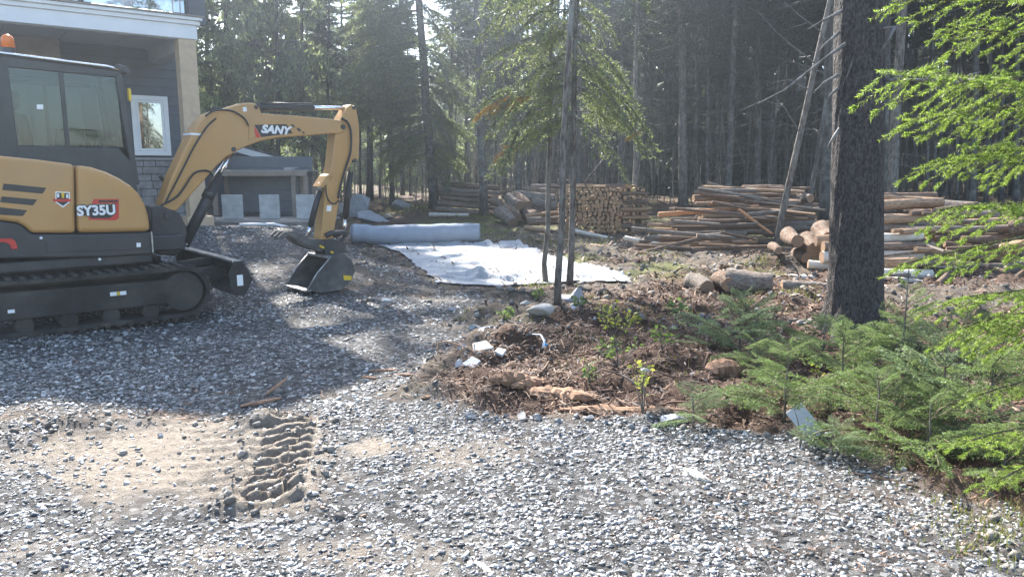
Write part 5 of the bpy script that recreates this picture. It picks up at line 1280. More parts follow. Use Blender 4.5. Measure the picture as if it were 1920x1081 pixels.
def heading(az, el, roll=0.0, loc=(0, 0, 0)):
    """matrix taking +x to azimuth az (from +x), raised by el"""
    return Matrix.Translation(loc) @ Matrix.Rotation(az, 4, 'Z') @ Matrix.Rotation(-el, 4, 'Y') @ Matrix.Rotation(roll, 4, 'X')

FARB = [bough(1.0, .075, .36, 0, 0, 9, .085, .030, .20, s, .35, twig=.010) for s in range(4)]
MIDB = [bough(1.0, .055, .36, .10, .11, 9, .050, .014, .22, 10 + s, .45, twig=.007) for s in range(3)]
def crown(h, r_bot, nb, seed, B=FARB, bottom_full=.25, el0=-.15, el1=.5):
    r = random.Random(seed); lst = []
    for i in range(nb):
        t = (i + r.random()) / nb; t = t ** .85; z = h * t
        rad = r_bot * (1 - t) ** .8 * r.uniform(.65, 1.1) * (min(1, .5 + t / bottom_full)) + .18
        az = r.uniform(0, 6.283); el = el0 + (el1 - el0) * t + r.uniform(-.15, .15)
        lst.append(place(r.choice(B), heading(az, el, r.uniform(-.4, .4), (0, 0, z)), rad))
    return merge(lst)
CROWN = {}
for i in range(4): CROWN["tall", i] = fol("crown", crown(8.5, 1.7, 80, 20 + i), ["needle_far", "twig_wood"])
for i in range(3): CROWN["full", i] = fol("crown", crown(9.0, 2.0, 125, 30 + i), ["needle_pale_lit", "twig_wood"])
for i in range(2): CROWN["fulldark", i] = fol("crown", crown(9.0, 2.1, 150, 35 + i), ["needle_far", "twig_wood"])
# dead lower branches: bare thin sticks round a trunk
def dead(h, n, seed, lmax=1.3):
    r = random.Random(seed); mb = MB()
    for i in range(n):
        z = h * r.uniform(.08, 1); az = r.uniform(0, 6.283); L = lmax * r.uniform(.25, 1) ; el = r.uniform(-.35, .35); p = Vector((0, 0, z)); d = Vector((math.cos(az), math.sin(az), math.sin(el))).normalized()
        path = [p]
        for k in range(4): d = (d + Vector((r.gauss(0, .12), r.gauss(0, .12), r.gauss(.02, .10)))).normalized(); path.append(path[-1] + d * L / 4)
        q = r.uniform(.006, .013); mb.tube(path, [q, q * .8, q * .6, q * .4, q * .2], 3, caps=False)
        if r.random() < .5:
            d2 = (d + Vector((r.gauss(0, .6), r.gauss(0, .6), r.gauss(0, .4)))).normalized(); mb.tube([path[2], path[2] + d2 * L * .2, path[2] + d2 * L * .42], [q * .5, q * .35, q * .15], 3, caps=False)
    me = bpy.data.meshes.new("branches"); me.from_pydata(mb.v, [], mb.f); me.materials.append(MATS["twig_wood"]); return me
DEAD = [dead(5.5, n, 50 + i) for i, n in enumerate((34, 46, 26, 40))]

def trunk_mb(base, top, r0, r1, n=9, rings=12, seed=0, flare=1.25, wob=.012):
    r = random.Random(seed); path = []; rad = []
    base, top = Vector(base), Vector(top)
    for k in range(rings):
        t = k / (rings - 1); t = t ** 1.35; p = base.lerp(top, t); path.append(p + Vector((r.gauss(0, wob), r.gauss(0, wob), 0)) * (0 if k == 0 else 1)); rad.append((r0 + (r1 - r0) * t) * (1 + (flare - 1) * math.exp(-t * 60)))
    return MB().tube(path, rad, n, jit=.06)
tcount = 0
def tree(px, Y, wpx, px_top, label, crown_key=None, zc=4.5, cs=1.0, h=13.0, name="spruce_tree", bark="bark_far", group=None, dead_i=None, dscale=1.0, py_base=None, rot=None):
    """trunk through pixel column px at its foot and px_top at the picture's top edge, standing at depth Y"""
    global tcount
    tcount += 1
    if py_base: g = ground(px, py_base); Y = g.y
    x = at(px, 380, Y).x; z = ground_z(x, Y) - .05
    for _ in range(3):
        d = at(px, 380, Y); x = d.x
    t = at(px_top, 0, Y); slope = (t.x - x) / (t.z - z) if t.z - z > .5 else 0
    root = empty(name, (x, Y, z)); tag(root, label, "tree", group)
    r0 = wpx / 2 / F * Y
    trunk_mb((0, 0, 0), (slope * h, 0, h), r0, r0 * .3, seed=tcount).build("trunk", bark, root)
    if dead_i is not None:
        o = link("dead_branches", DEAD[dead_i % 4], root, (slope * 2.0, 0, .8), (0, math.atan(slope), tcount * 1.7)); o.scale = (dscale,) * 3; o["kind"] = "stuff"
    if crown_key:
        o = link("crown", CROWN[crown_key], root, (slope * zc, 0, zc), (0, math.atan(slope), tcount * 2.1 if rot is None else rot)); o.scale = cs if isinstance(cs, tuple) else (cs,) * 3
    return root
# --- the trees one can tell apart, from the left
tree(428, 23, 11, 424, "hazy spruce with full green crown right beside the porch post", ("full", 0), .8, (1.1, 1.1, 2.0), 18)
tree(392, 24, 10, 388, "spruce partly hidden behind the porch post", ("full", 2), 1.0, (1.0, 1.0, 1.7), 15)
tree(470, 25, 9, 470, "pointed hazy spruce above the boom's elbow", ("full", 1), .8, (1.1, 1.1, 2.0), 18)
tree(521, 22.5, 8, 519, "narrow spruce against the bright sky, above the lettered boom", ("full", 1), 1.0, (1.0, 1.0, 1.9), 17)
tree(568, 23.5, 8, 566, "slim spruce above the boom's middle", ("full", 0), 1.2, (.7, .7, 1.35), 13, dead_i=1)
tree(606, 34, 8, 604, "hazy spruce left of the arm's top", ("full", 1), 1.6, 1.0, 8.5, dead_i=0)
tree(650, 30, 9, 640, "spruce rising directly behind the arm's top", ("full", 2), 2.2, 1.0, 9, dead_i=2)
tree(735, 23, 10, 722, "spruce trunk with pale lit boughs right of the arm", ("full", 0), 3.0, .82, 10.5, dead_i=3)
tree(814, 20, 19, 785, "stout leaning spruce with long drooping boughs behind the fabric roll", None, 0, 1, 12, dead_i=1, py_base=392)
tree(908, 19, 17, 892, "grey leaning trunk standing before the far log piles", ("tall", 0), 4.6, .4, 8.0, py_base=403, dead_i=0)
tree(973, 23, 14, 968, "stout trunk stub-shadowed behind the far log heap", ("tall", 1), 4.0, .5, 8.2, dead_i=2)
tree(1083, 22, 8, 1090, "thin trunk rising behind the firewood stack's left side", ("tall", 2), 4, .5, 8.2, dead_i=3)
tree(1137, 24, 6, 1141, "very thin trunk behind the firewood stack's middle", ("tall", 3), 4, .5, 8.2, dead_i=0)
tree(1164, 23, 11, 1167, "straight trunk directly behind the firewood stack", ("tall", 0), 4.2, .5, 8.4, dead_i=1)
tree(1190, 15.6, 12, 1194, "slender trunk standing right before the firewood stack", ("tall", 1), 3.9, .35, 7, py_base=438, dead_i=2, bark="bark_thin")
tree(1208, 25, 6, 1209, "thin far trunk right of the firewood stack", ("tall", 2), 4.5, .6, 9.5, dead_i=2)
tree(1281, 19, 17, 1279, "straight lichen-grey trunk left of the long pole pile", ("tall", 3), 4.9, 1.0, 13, py_base=386, dead_i=3, bark="bark_thin")
tree(1327, 23, 7, 1328, "thin straight trunk behind the pole pile's left part", ("tall", 0), 5.2, 1, 12, dead_i=0)
tree(1367, 22, 13, 1379, "medium trunk behind the pole pile's top", ("tall", 1), 5.2, 1, 13, dead_i=1)
tree(1420, 24, 12, 1424, "dark trunk behind the pole pile, between two leaning stems", ("tall", 2), 5.2, 1, 13, dead_i=2)
tree(1398, 26, 5, 1420, "thin stem leaning right above the pole pile", ("tall", 3), 5.5, .8, 12, dead_i=3)
tree(1438, 23, 6, 1472, "thin pale stem leaning right, left of the leaning dead trunk", None, 0, 1, 10, dead_i=0)
tree(1456, 12.6, 13, 1556, "dead barkless trunk leaning right over the pole pile", None, 0, 1, 9.5, "dead_tree", "bark_thin", py_base=472)
tree(1512, 17, 10, 1580, "slim grey stem leaning right behind the dead trunk", None, 0, 1, 9, dead_i=1)
tree(1550, 19, 24, 1560, "broad dark trunk half hidden behind the big spruce", ("tall", 2), 5.2, 1, 13, dead_i=2)
tree(1660, 17, 13, 1667, "dark trunk close behind the big spruce's right side", ("tall", 3), 5, 1, 13, dead_i=3)
tree(1672, 16, 20, 1692, "pale grey trunk right of the big spruce", ("tall", 0), 5.2, 1, 13, bark="bark_thin", dead_i=0)
tree(1738, 19, 6, 1752, "thin pole-like stem right of the pale grey trunk", None, 0, 1, 11, dead_i=1)
tree(1752, 20, 6, 1770, "second thin stem right of the pale grey trunk", ("tall", 1), 5, .8, 12, dead_i=2)
tree(1795, 21, 7, 1800, "thin dark stem behind the thick topmost log", ("tall", 2), 5, .9, 12, dead_i=3)
tree(1826, 19, 14, 1832, "dark trunk behind the upper green boughs", ("tall", 3), 5, 1, 13, dead_i=0)
tree(1852, 21, 9, 1856, "thin trunk right of the dark trunk behind the boughs", ("tall", 0), 5, 1, 13, dead_i=1)
tree(1878, 22, 10, 1880, "trunk second from the right edge behind the boughs", ("tall", 1), 5, 1, 13, dead_i=2)
tree(1906, 20, 12, 1908, "trunk at the picture's right edge behind the boughs", ("tall", 2), 5, 1, 13, dead_i=3)
tree(487, 24, 4, 505, "thin crooked pale birch stem above the boom's elbow", None, 0, 1, 5.2, "birch_tree", "bark_thin")
# --- further trunks in the dark wood, alike
r = random.Random(77)
far_px = [575, 590, 612, 676, 690, 697, 713, 755, 770, 838, 852, 872, 925, 945, 992, 1012, 1105, 1120, 1150, 1225, 1243, 1262, 1305, 1345, 1352, 1388, 1408, 1445, 1470, 1490, 1530, 1578, 1640, 1700, 1716, 1762, 1780, 1812, 1842, 1866, 1893, 1925, 1960, 2010, 2060]
for i, p in enumerate(far_px):
    Y = r.uniform(24, 31); lean = r.gauss(3, 6); low = p < 1200; where = 'behind the excavator arm' if p < 800 else 'behind the far log piles' if p < 1060 else 'behind the firewood stack' if p < 1250 else 'behind the long pole pile' if p < 1600 else 'behind the right log pile'
    tree(p, Y, r.uniform(4.5, 9), p + lean, "thin spruce trunk standing far in the dark wood " + where, (("tall", "fulldark")[r.random() < .35], i % 2), (r.uniform(3.4, 4.6) if low else r.uniform(4.4, 6.0)), (r.uniform(.5, .62) if low else r.uniform(.85, 1.1)), (r.uniform(8.2, 9.5) if low else r.uniform(11, 14)), group="thin trunks in the dark wood", dead_i=i)
# --- the deep wood as one mass: trunks and crowns beyond
lst = []; mbt = MB()
for i in range(330):
    Y = r.uniform(31, 58); X = r.uniform(-.25 * Y, .95 * Y + 6)
    if X / Y < -.08: X = r.uniform(-.06 * Y, .95 * Y)
    z = ground_z(X, Y) - .1; hh = r.uniform(11, 15)
    mbt.tube([(X, Y, z), (X + r.gauss(0, .15), Y, z + 5), (X + r.gauss(0, .25), Y, z + hh)], [r.uniform(.07, .15), .09, .03], 5, caps=False)
bmr = mbt.build("forest_trunks", "bark_far"); tag(bmr, "dense far trunks massed in the deep dark wood", "forest", kind="stuff")
fc = [crown(10.5, 2.3, 80, 60 + i) for i in range(3)]
for i in range(85):                                # canopy over the near part of the wood
    Y = r.uniform(17, 32); X = r.uniform(.16 * Y + 1.5, .9 * Y + 6); lst.append((X, Y, ground_z(X, Y) + r.uniform(5.6, 7.5), r.uniform(.75, 1.05), r.uniform(0, 6.28), i % 3))
for i in range(100):
    Y = r.uniform(30, 60); X = r.uniform(-.06 * Y, .9 * Y + 6); sc_ = r.uniform(.9, 1.3)
    lst.append((X, Y, ground_z(X, Y) + (r.uniform(-.6, .6) if i % 2 else r.uniform(1.0, 3.2)), sc_, r.uniform(0, 6.28), i % 3))
for i in range(60):
    Y = r.uniform(58, 78); X = r.uniform(-.12 * Y, 1.0 * Y); lst.append((X, Y, ground_z(X, Y) - .8, r.uniform(1.2, 1.6), r.uniform(0, 6.28), i % 3))
# the mass of crowns: coarse copies merged
def no_twigs(B): V, Fc, mi, T = B; n_ = int((mi == 0).sum()) * 3; return V[:n_], Fc[mi == 0], mi[mi == 0], T[:n_]
coarse = [no_twigs(bough(1.0, .16, .42, 0, 0, 6, .26, .10, .2, 90 + s, .35, twig=.012)) for s in range(3)]
cc = [crown(11, 2.4, 30, 70 + i, coarse) for i in range(3)]
allc = [place(cc[k], heading(a, 0, 0, (X, Y, Z)), s) for (X, Y, Z, s, a, k) in lst]
leftc = []
for i in range(100):                               # background conifers left of the gap, lower
    Y = r.uniform(34, 72); X = r.uniform(-.70 * Y, -.02 * Y); leftc.append(place(cc[i % 3], heading(r.uniform(0, 6), 0, 0, (X, Y, ground_z(X, Y) - .3)), (.17 + .0033 * (Y - 34)) * r.uniform(3.0, 4.5)))
tag(link("conifer_mass", fol("conifer_mass", merge(leftc), ["needle_pale_lit", "twig_wood"])), "far hazy pale conifers filling the gap behind the boom", "forest", kind="stuff")
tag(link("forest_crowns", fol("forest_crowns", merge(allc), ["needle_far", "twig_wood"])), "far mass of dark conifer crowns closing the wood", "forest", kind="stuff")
# thicket of bare twigs between the trunks
mb = MB()
for i in range(1500):
    Y = r.uniform(22, 34); X = r.uniform(-.10 * Y, .8 * Y); z = ground_z(X, Y) + r.uniform(.1, 5.5); a = r.uniform(0, 6.28); L = r.uniform(.5, 1.6); d = Vector((math.cos(a), math.sin(a), r.gauss(0, .25)))
    p = Vector((X, Y, z)); mb.tube([p, p + d * L * .5 + Vector((0, 0, r.gauss(0, .06))), p + d * L], [.009, .007, .003], 3, caps=False)
for i in range(500):
    Y = r.uniform(23, 34); X = r.uniform(-.30 * Y, .8 * Y); z = ground_z(X, Y); h_ = r.uniform(1, 4); mb.tube([(X, Y, z), (X + r.gauss(0, .1), Y, z + h_ * .5), (X + r.gauss(0, .2), Y, z + h_)], [.02, .014, .004], 3, caps=False)
tag(mb.build("dead_twigs", "twig_wood"), "fine dead twigs and saplings filling the dark wood", "undergrowth", kind="stuff")

# --- the stout spruce behind the roll: boughs lit from behind
def spray_tree(root_px, Y, specs, name_part, mats, seed, parent, B=MIDB):
    lst = []; rr = random.Random(seed)
    for (px, py, tx, ty, s) in specs:                 # from the trunk (px,py) to the tip (tx,ty), s shifts the tip's depth
        A = at(px, py, Y); T = at(tx, ty, Y + s); d = T - A; L = d.length
        az = math.atan2(d.y, d.x); el = math.atan2(d.z, math.hypot(d.x, d.y)) + .22
        lst.append(place(B[rr.randrange(len(B))], heading(az, el, rr.uniform(-.35, .35), A), L))
    V, Fc, mi, T = merge(lst); o = link(name_part, npmesh(name_part, V - np.array(parent.location), Fc, mats, mi, attrs={"tone": T}), parent); return o
stout = [o for o in bpy.data.objects if o.get("label", "").startswith("stout leaning spruce")][0]
rr = random.Random(5); sp = []
for i in range(95):
    py = rr.uniform(-120, 290); px = 814 - (392 - py) * .075; side = -1 if rr.random() < .62 else 1
    ln = rr.uniform(55, 150) * (1 - .25 * (py > 220)) * (1.0 if side < 0 else .7)
    sp.append((px, py, px + side * ln, py + rr.uniform(25, 80), rr.uniform(-1.3, 1.1)))
spray_tree(0, stout.location.y, sp, "crown", ["needle_lit", "twig_wood"], 6, stout)
# --- paired slim trunks with a broad hanging crown
slim = tree(1047, 7.9, 13, 1074, "slim leaning trunk with stones at its foot, foremost of the pair", None, 0, 1, 9, bark="bark_thin", py_base=572)
slim2 = tree(1025, 9.3, 10, 1036, "thinner upright trunk just left of the slim leaning one", None, 0, 1, 8, bark="bark_thin", py_base=531)
mossy = tree(1070, 9.2, 12, 1080, "mossy trunk close behind the slim leaning one, under the hanging crown", None, 0, 1, 10, bark="bark_thin", py_base=535)
MIDS = [bough(1.0, .075, .34, .13, .12, 9, .050, .012, .26, 15 + s, .6, twig=.006) for s in range(3)]
sp = []
for i in range(56):
    py = rr.uniform(-160, 235); px = 1073 + rr.uniform(-4, 4); side = -1 if rr.random() < .56 else 1
    ln = rr.uniform(60, 190) if side < 0 else rr.uniform(50, 150); sp.append((px, py, px + side * ln, py + rr.uniform(20, 115), rr.uniform(-.8, .8)))
sp += [(1070, 95, 905, 235, -.2), (1070, 110, 885, 215, .1), (1072, 130, 930, 300, -.3), (1074, 150, 960, 290, .3), (1076, 120, 1225, 260, .2), (1076, 140, 1200, 240, -.3), (1072, 160, 1000, 185, -.5), (1072, 60, 900, 110, 0), (1072, 40, 895, 160, .4), (1072, 20, 900, 60, .2)]
spray_tree(0, mossy.location.y, sp, "crown", ["needle_lit", "twig_wood"], 8, mossy, MIDS)
spray_tree(0, mossy.location.y - .05, [(975, 175, 890, 222, -.1), (985, 180, 925, 215, .1), (975, 262, 935, 298, -.2), (1000, 180, 940, 200, .15), (1205, 245, 1175, 262, 0)], "rusty_bough", ["needle_rust", "twig_wood"], 9, mossy)["label"] = "rust-brown dying bough tips"
def bare(parent, pts, Y, r0, name="dead_branch", dY=0.0, mat="twig_wood"):
    P_ = [at(a, b_, Y + dY * i / max(1, len(pts) - 1)) - parent.location for i, (a, b_) in enumerate(pts)]
    n = len(P_); return MB().tube(P_, [r0 * (1 - .8 * i / (n - 1)) for i in range(n)], 6).build(name, mat, parent)
my = mossy.location.y
for q in ([(1098, 340), (1130, 300), (1150, 275), (1175, 245)], [(1100, 350), (1085, 320), (1075, 295)], [(1088, 90), (1100, 115), (1112, 135), (1085, 128)], [(1080, 75), (1095, 100), (1120, 150)], [(1040, 235), (1000, 265), (960, 310), (938, 340)], [(1060, 215), (1030, 240), (985, 250)]):
    bare(mossy, q, my, .012)
# --- big spruce at right: rough trunk and dead snags
g = ground(1605, 618); BX, BY = g.x, g.y
big = empty("spruce_tree", (g.x, g.y, g.z - .1)); tag(big, "big dark spruce trunk rising in front of the wood at right", "tree")
top = at(1613, 0, BY); sl = (top.x - g.x) / (top.z - g.z)
nr, ns = 230, 96
tz = np.linspace(0, 1, nr) ** 1.25 * 11.0; an = np.linspace(0, 2 * math.pi, ns, endpoint=False)
A_, Z_ = np.meshgrid(an, tz); A_ = A_.ravel(); Z_ = Z_.ravel()
r0 = .222 - .011 * Z_ + .13 * np.exp(-Z_ / .17) * (1 + .5 * np.sin(A_ * 5 + 1) + .25 * np.sin(A_ * 3))
ca, sa_ = np.cos(A_), np.sin(A_)
pl = fbm(ca * 4.2 + 9, Z_ * 2.4 + sa_ * 4.2, 81, 4); pl2 = np.abs(fbm(ca * 9 + 3, Z_ * 6.5 + sa_ * 9, 82, 3))
rr0 = r0 * (1 + .05 * pl - .10 * np.maximum(0, .32 - pl2) + .02 * fbm(ca * 2, Z_ * .8 + sa_ * 2, 83, 2))
Vt = np.stack([sl * Z_ + rr0 * ca, rr0 * sa_, Z_], 1)
ii = np.arange(nr * ns).reshape(nr, ns); jj = np.roll(ii, -1, 1)
Ft = np.stack([ii[:-1].ravel(), jj[:-1].ravel(), jj[1:].ravel(), ii[1:].ravel()], 1)
link("trunk", npmesh("trunk", Vt, Ft, ["bark_spruce"], smooth=True), big)
o = link("crown", CROWN["tall", 1], big, (sl * 6, 0, 6.0)); o.scale = (.9,) * 3
for q in ([(1585, 82), (1540, 115), (1470, 170), (1430, 190), (1386, 208)], [(1580, 20), (1545, 38), (1515, 55)], [(1575, 60), (1545, 85), (1530, 105)], [(1572, 140), (1545, 155), (1525, 175)], [(1572, 165), (1560, 175), (1552, 185)],
          [(1640, 45), (1655, 54), (1680, 50), (1710, 35)], [(1678, 50), (1662, 80), (1640, 110), (1615, 138)], [(1660, 150), (1720, 150), (1780, 153), (1825, 158)], [(1735, 150), (1755, 138), (1770, 136)], [(1800, 153), (1820, 140), (1840, 135)],
          [(1612, 70), (1600, 110), (1588, 145)], [(1575, 240), (1560, 262), (1550, 280)]):
    bare(big, q, BY - .15, .016)
# --- leaning dead trunk snags
dt = [o for o in bpy.data.objects if o.get("label", "").startswith("dead barkless")][0]
for q in ([(1500, 250), (1470, 200), (1440, 190)], [(1530, 120), (1490, 90), (1455, 60), (1420, 20)], [(1520, 170), (1480, 150), (1450, 155)], [(1540, 60), (1500, 30), (1470, 5)]): bare(dt, q, dt.location.y, .013)
sp_t = [o for o in bpy.data.objects if o.get("label", "").startswith("straight lichen")][0]
for q in ([(1281, 90), (1310, 60), (1340, 35), (1385, 15)], [(1279, 130), (1300, 110), (1320, 75), (1330, 50)]): bare(sp_t, q, sp_t.location.y, .016)

# --- young spruce at the right edge reaching in with bright boughs (trunk just outside the picture)
NB = [bough(1.0, .080, .34, .070, .10, 52, .016, .0038, .05, 120 + s, .28, .72, .004, .72) for s in range(4)]
NBM = [fol("bough", b_, ["needle_bright", "shoot_wood"]) for b_ in NB]
nt_ = empty("spruce_tree", (2.72, 3.35, ground_z(2.72, 3.35))); tag(nt_, "young spruce at the right edge reaching in with bright green boughs", "tree")
trunk_mb((0, 0, -.05), (.05, 0, 4.6), .055, .02, seed=3).build("trunk", "bark_thin", nt_)
def nb(i, px, py, tx, ty, Y0, Y1, roll, s=1.0):
    A = at(px, py, Y0); T = at(tx, ty, Y1); d = T - A; L = d.length * s
    M = heading(math.atan2(d.y, d.x), math.atan2(d.z, math.hypot(d.x, d.y)) + .06, roll * .32, A - nt_.location)
    o = link("bough", NBM[i % 4], nt_); o.matrix_local = M @ Matrix.Scale(L, 4); return o
nbs = [(2080, 50, 1703, 26, 3.3, 3.0, .9), (2060, 85, 1800, 70, 3.3, 3.1, 1.2), (2060, 150, 1655, 186, 3.3, 2.9, .9), (2060, 165, 1760, 205, 3.3, 3.1, 1.3), (2060, 205, 1715, 258, 3.3, 3.0, 1.0), (2080, 265, 1762, 335, 3.3, 3.0, 1.0), (2080, 270, 1820, 310, 3.3, 3.0, 1.3),
       (2060, 375, 1745, 434, 3.2, 2.9, .9), (2050, 430, 1705, 526, 3.2, 3.0, .9), (2080, 540, 1805, 594, 3.2, 2.8, 1.2), (2070, 570, 1795, 655, 3.2, 2.75, 1.2), (2080, 600, 1830, 640, 3.2, 2.75, 1.4), (2080, 680, 1858, 772, 3.0, 2.6, 1.0),
       (2080, 790, 1832, 862, 2.9, 2.5, .9), (2100, 850, 1870, 930, 2.9, 2.5, 1.0)]
for i, a in enumerate(nbs): nb(i, *a)

# --- young firs on the bank
SB = [bough(1.0, .085, .46, .080, .15, 24, .034, .0070, .10, 140 + s, .22, .75, .007, .80) for s in range(3)]
def fir_mesh(h, rad, nb_, seed, mats):
    r = random.Random(seed); lst = []
    for i in range(nb_):
        t = (i + r.random()) / nb_; z = h * (.10 + .85 * t); L = rad * (1 - t) ** .75 * r.uniform(.7, 1.1) + .06
        lst.append(place(r.choice(SB), heading(r.uniform(0, 6.283), .18 + .60 * t + r.uniform(-.2, .25), r.uniform(-.5, .5), (0, 0, z)), L))
    return fol("crown", merge(lst), mats)
FIR = [fir_mesh(.85, .50, 20, 1, ["needle_fir", "shoot_wood"]), fir_mesh(.6, .48, 17, 2, ["needle_fir", "shoot_wood"]), fir_mesh(.5, .45, 16, 3, ["needle_blue", "shoot_wood"]), fir_mesh(.95, .42, 22, 4, ["needle_fir", "shoot_wood"])]
FH_ = [.85, .6, .5, .95]
def fir(px, py, k, s, label, sz=1.0, rz=0.0, stem=1.0):
    g = ground(px, py); o = empty("young_fir", g, rz); tag(o, label, "fir")
    c = link("crown", FIR[k], o); c.scale = (s, s, s * sz)
    h_ = FH_[k] * s * sz * stem * .86; trunk_mb((0, 0, -.03), (.01, .01, h_), .009 * s + .003, .002, 6, 6, int(px), wob=.004).build("trunk", "bark_thin", o); return o
fir(1385, 672, 2, 1.05, "bluish low fir bush standing alone left of the big trunk", 1.0, .3)
fir(1330, 655, 2, .6, "small bluish fir sprig left of the low fir bush", .8, 1.3)
fir(1300, 800, 2, .55, "tiny fir beside the pale wedge stone", .9, 2.0)
fir(1470, 790, 0, .75, "light green young fir left of the leaning board offcut", .8, .4)
fir(1420, 700, 1, .6, "small dark fir behind the red stump", .8, 1.0)
fir(1575, 770, 1, 1.0, "broad young fir before the big trunk's foot", 1.0, 2.2)
fir(1540, 680, 1, .75, "low fir touching the big trunk's left foot", .8, 4.1)
fir(1682, 790, 3, .80, "upright young fir with bare tall leader right of the trunk", 1.15, 1.1, 1.35)
fir(1640, 830, 1, .8, "low spreading fir at the gravel edge", .9, 3.0)
fir(1760, 800, 2, 1.0, "greyish fir in shade right of the upright one", 1.1, 5.0)
fir(1740, 865, 1, .75, "shaded fir at the gravel's right corner", .9, 2.6)
fir(1850, 830, 1, 1.0, "dark fir under the lowest bright boughs", 1.0, .9)
fir(1690, 650, 2, .6, "small fir behind, right of the big trunk", .9, 1.9)
fir(1800, 700, 1, .85, "mid-height fir behind the shaded firs", .9, 3.3)
fir(1610, 700, 1, .7, "small fir directly before the big trunk", .75, 5.5)
fir(1560, 855, 2, .45, "tiny fir sprig growing out of the gravel edge", .9, 0.5)
fir(1880, 900, 1, .7, "low dark fir at the lower right corner", .8, 0.2)
# --- leafy saplings: stems with small broad leaves
def sapling(px, py, h, nst, nl, mat, label, spread=.5, seed=0, lw=.03):
    g = ground(px, py); r = random.Random(seed); root = empty("leafy_sapling", g); tag(root, label, "sapling")
    V, T = [], []; st = MB()
    for s in range(nst):
        a = r.uniform(0, 6.28); lean = r.uniform(.05, spread); p = Vector((0, 0, 0)); d = Vector((math.cos(a) * lean, math.sin(a) * lean, 1)).normalized(); path = [p]; L = h * r.uniform(.6, 1)
        for k in range(5): d = (d + Vector((r.gauss(0, .12), r.gauss(0, .12), 0))).normalized(); path.append(path[-1] + d * L / 5)
        st.tube(path, [.006, .005, .004, .0035, .003, .002], 4, caps=False)
        for k in range(nl):
            t = r.uniform(.45, 1) * 5; i = min(4, int(t)); q = path[i].lerp(path[i + 1], t - i); e = Vector((r.gauss(0, 1), r.gauss(0, 1), r.gauss(.2, .5))).normalized(); q = q + e * .02
            sdv = e.cross(Vector((r.gauss(0, 1), r.gauss(0, 1), r.gauss(0, 1)))).normalized() * lw * r.uniform(.3, .5); ll = lw * r.uniform(.9, 1.6); tn = r.uniform(0, 1)
            a_, b_, c_, d_ = q, q + e * ll * .5 + sdv, q + e * ll, q + e * ll * .5 - sdv
            V += [a_, b_, c_, a_, c_, d_]; T += [tn] * 6
    st.build("stem", "bark_thin", root)
    link("leaves", npmesh("leaves", np.array([tuple(v) for v in V]), np.arange(len(V)).reshape(-1, 3), [mat], attrs={"tone": np.array(T)}), root); return root
sapling(1205, 775, .36, 4, 14, "leaf_yellow", "small yellow-leaved sapling on the rotten log", .4, 1, .026)
sapling(1150, 640, .42, 6, 18, "leaf_yellow", "yellow green sapling clump in the brown litter", .6, 2, .028)
sapling(1160, 690, .30, 6, 16, "leaf_green", "low green leafy clump before the yellow sapling", .9, 3, .028)
sapling(1130, 605, .22, 3, 10, "leaf_yellow", "tiny yellow sprout behind the yellow sapling clump", .5, 4, .028)
sapling(1240, 655, .2, 4, 10, "leaf_green", "sparse sprout at the bluish fir's left", .7, 5, .04)
sapling(1525, 735, .3, 4, 7, "leaf_yellow", "yellow leaves among the firs left of the big trunk", .5, 6, .03)
sapling(1720, 730, .25, 4, 7, "leaf_yellow", "yellowing leaves among the shaded firs", .6, 7, .03)
sapling(1500, 840, .34, 1, 0 + 2, "leaf_green", "bare thin seedling stem before the board offcut", .1, 8, .02)
sapling(1760, 690, .55, 1, 4, "leaf_green", "bare upright twig right of the upright fir", .1, 9, .02)
sapling(1010, 560, .18, 4, 9, "leaf_green", "little weed clump by the flat tan stone", .7, 10, .04)
sapling(1090, 590, .18, 4, 9, "leaf_green", "little weed clump right of the slim trunk", .7, 11, .04)
sapling(1270, 590, .20, 5, 10, "leaf_green", "weed tuft behind the bluish fir bush", .8, 12, .045)
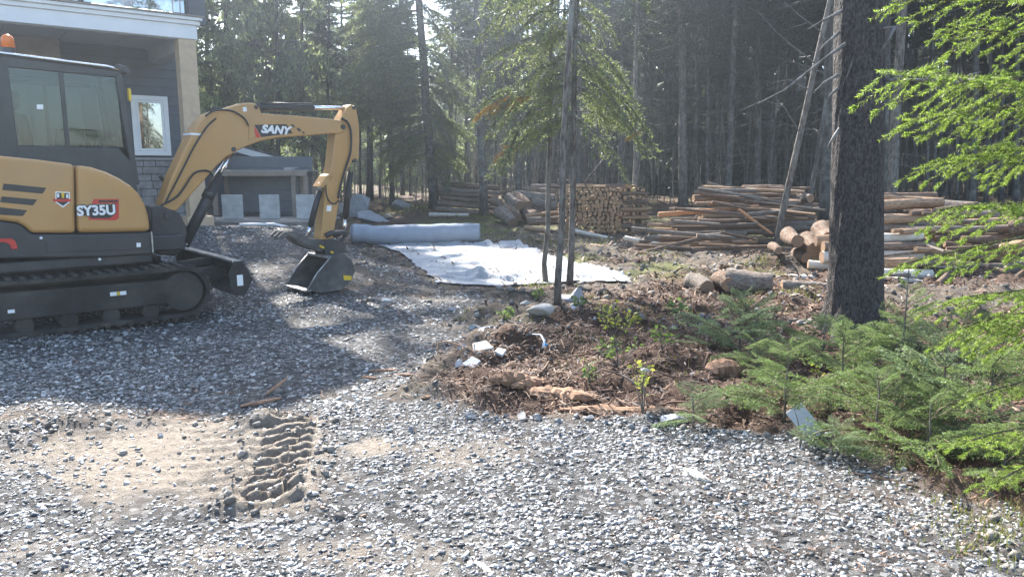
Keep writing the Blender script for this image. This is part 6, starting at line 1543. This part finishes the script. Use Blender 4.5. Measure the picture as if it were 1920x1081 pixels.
sapling(1105, 720, .16, 5, 8, "leaf_green", "low weed tuft above the rotten log", .9, 13, .03)
sapling(1390, 585, .16, 5, 9, "leaf_yellow", "yellowish weed tuft before the large cracked log", .9, 14, .04)
sapling(950, 600, .14, 5, 8, "leaf_green", "weed tuft on soil behind the rubble mound", .9, 15, .035)
sapling(1185, 620, .18, 4, 9, "leaf_yellow", "pale yellow sprout right of the yellow sapling clump", .7, 16, .04)
rr = random.Random(41)
for i in range(34):
    px_, py_ = rr.uniform(1000, 1560), rr.uniform(580, 775)
    if px_ > 1300 and py_ > 640: px_ -= 260
    g = ground(px_, py_); a = rr.uniform(0, 6.28); L_ = rr.uniform(.12, .42); p = Vector((g.x, g.y, g.z + .01)); path = [p]; d = Vector((math.cos(a), math.sin(a), rr.uniform(0, .35)))
    for k in range(4):
        d = (d + Vector((rr.gauss(0, .3), rr.gauss(0, .3), rr.gauss(-.05, .2)))).normalized(); q = path[-1] + d * L_ / 4; q.z = max(q.z, ground_z(q.x, q.y) + .006); path.append(q)
    r_ = rr.uniform(.004, .012)
    tag(MB().tube(path, [r_, r_ * .9, r_ * .8, r_ * .6, r_ * .3], 5).build("root", ("litter", "bark_log", "litter")[i % 3]), "twisted torn root lying on the churned brown soil", "root", "torn roots on the brown soil")
HAZE_D = 0.005
# ------------------------------------------------------------------ haze in the sunlit air, added partly in place of lens glare
hz = MB().box((-140, -30, -3.0), (140, 150, 32)).build("haze", "dark_void")
m = bpy.data.materials.new("haze_air"); m.use_nodes = True; nt = m.node_tree
for q in list(nt.nodes):
    if q.type == 'BSDF_PRINCIPLED': nt.nodes.remove(q)
pv = nt.nodes.new("ShaderNodeVolumePrincipled"); pv.inputs["Color"].default_value = (.76, .88, 1, 1); pv.inputs["Density"].default_value = HAZE_D; pv.inputs["Anisotropy"].default_value = .84
nt.links.new(pv.outputs[0], nt.nodes["Material Output"].inputs["Volume"])
hz.data.materials.clear(); hz.data.materials.append(m)
tag(hz, "thin bluish sunlit haze added over the clearing in place of lens glare", "haze", kind="stuff")
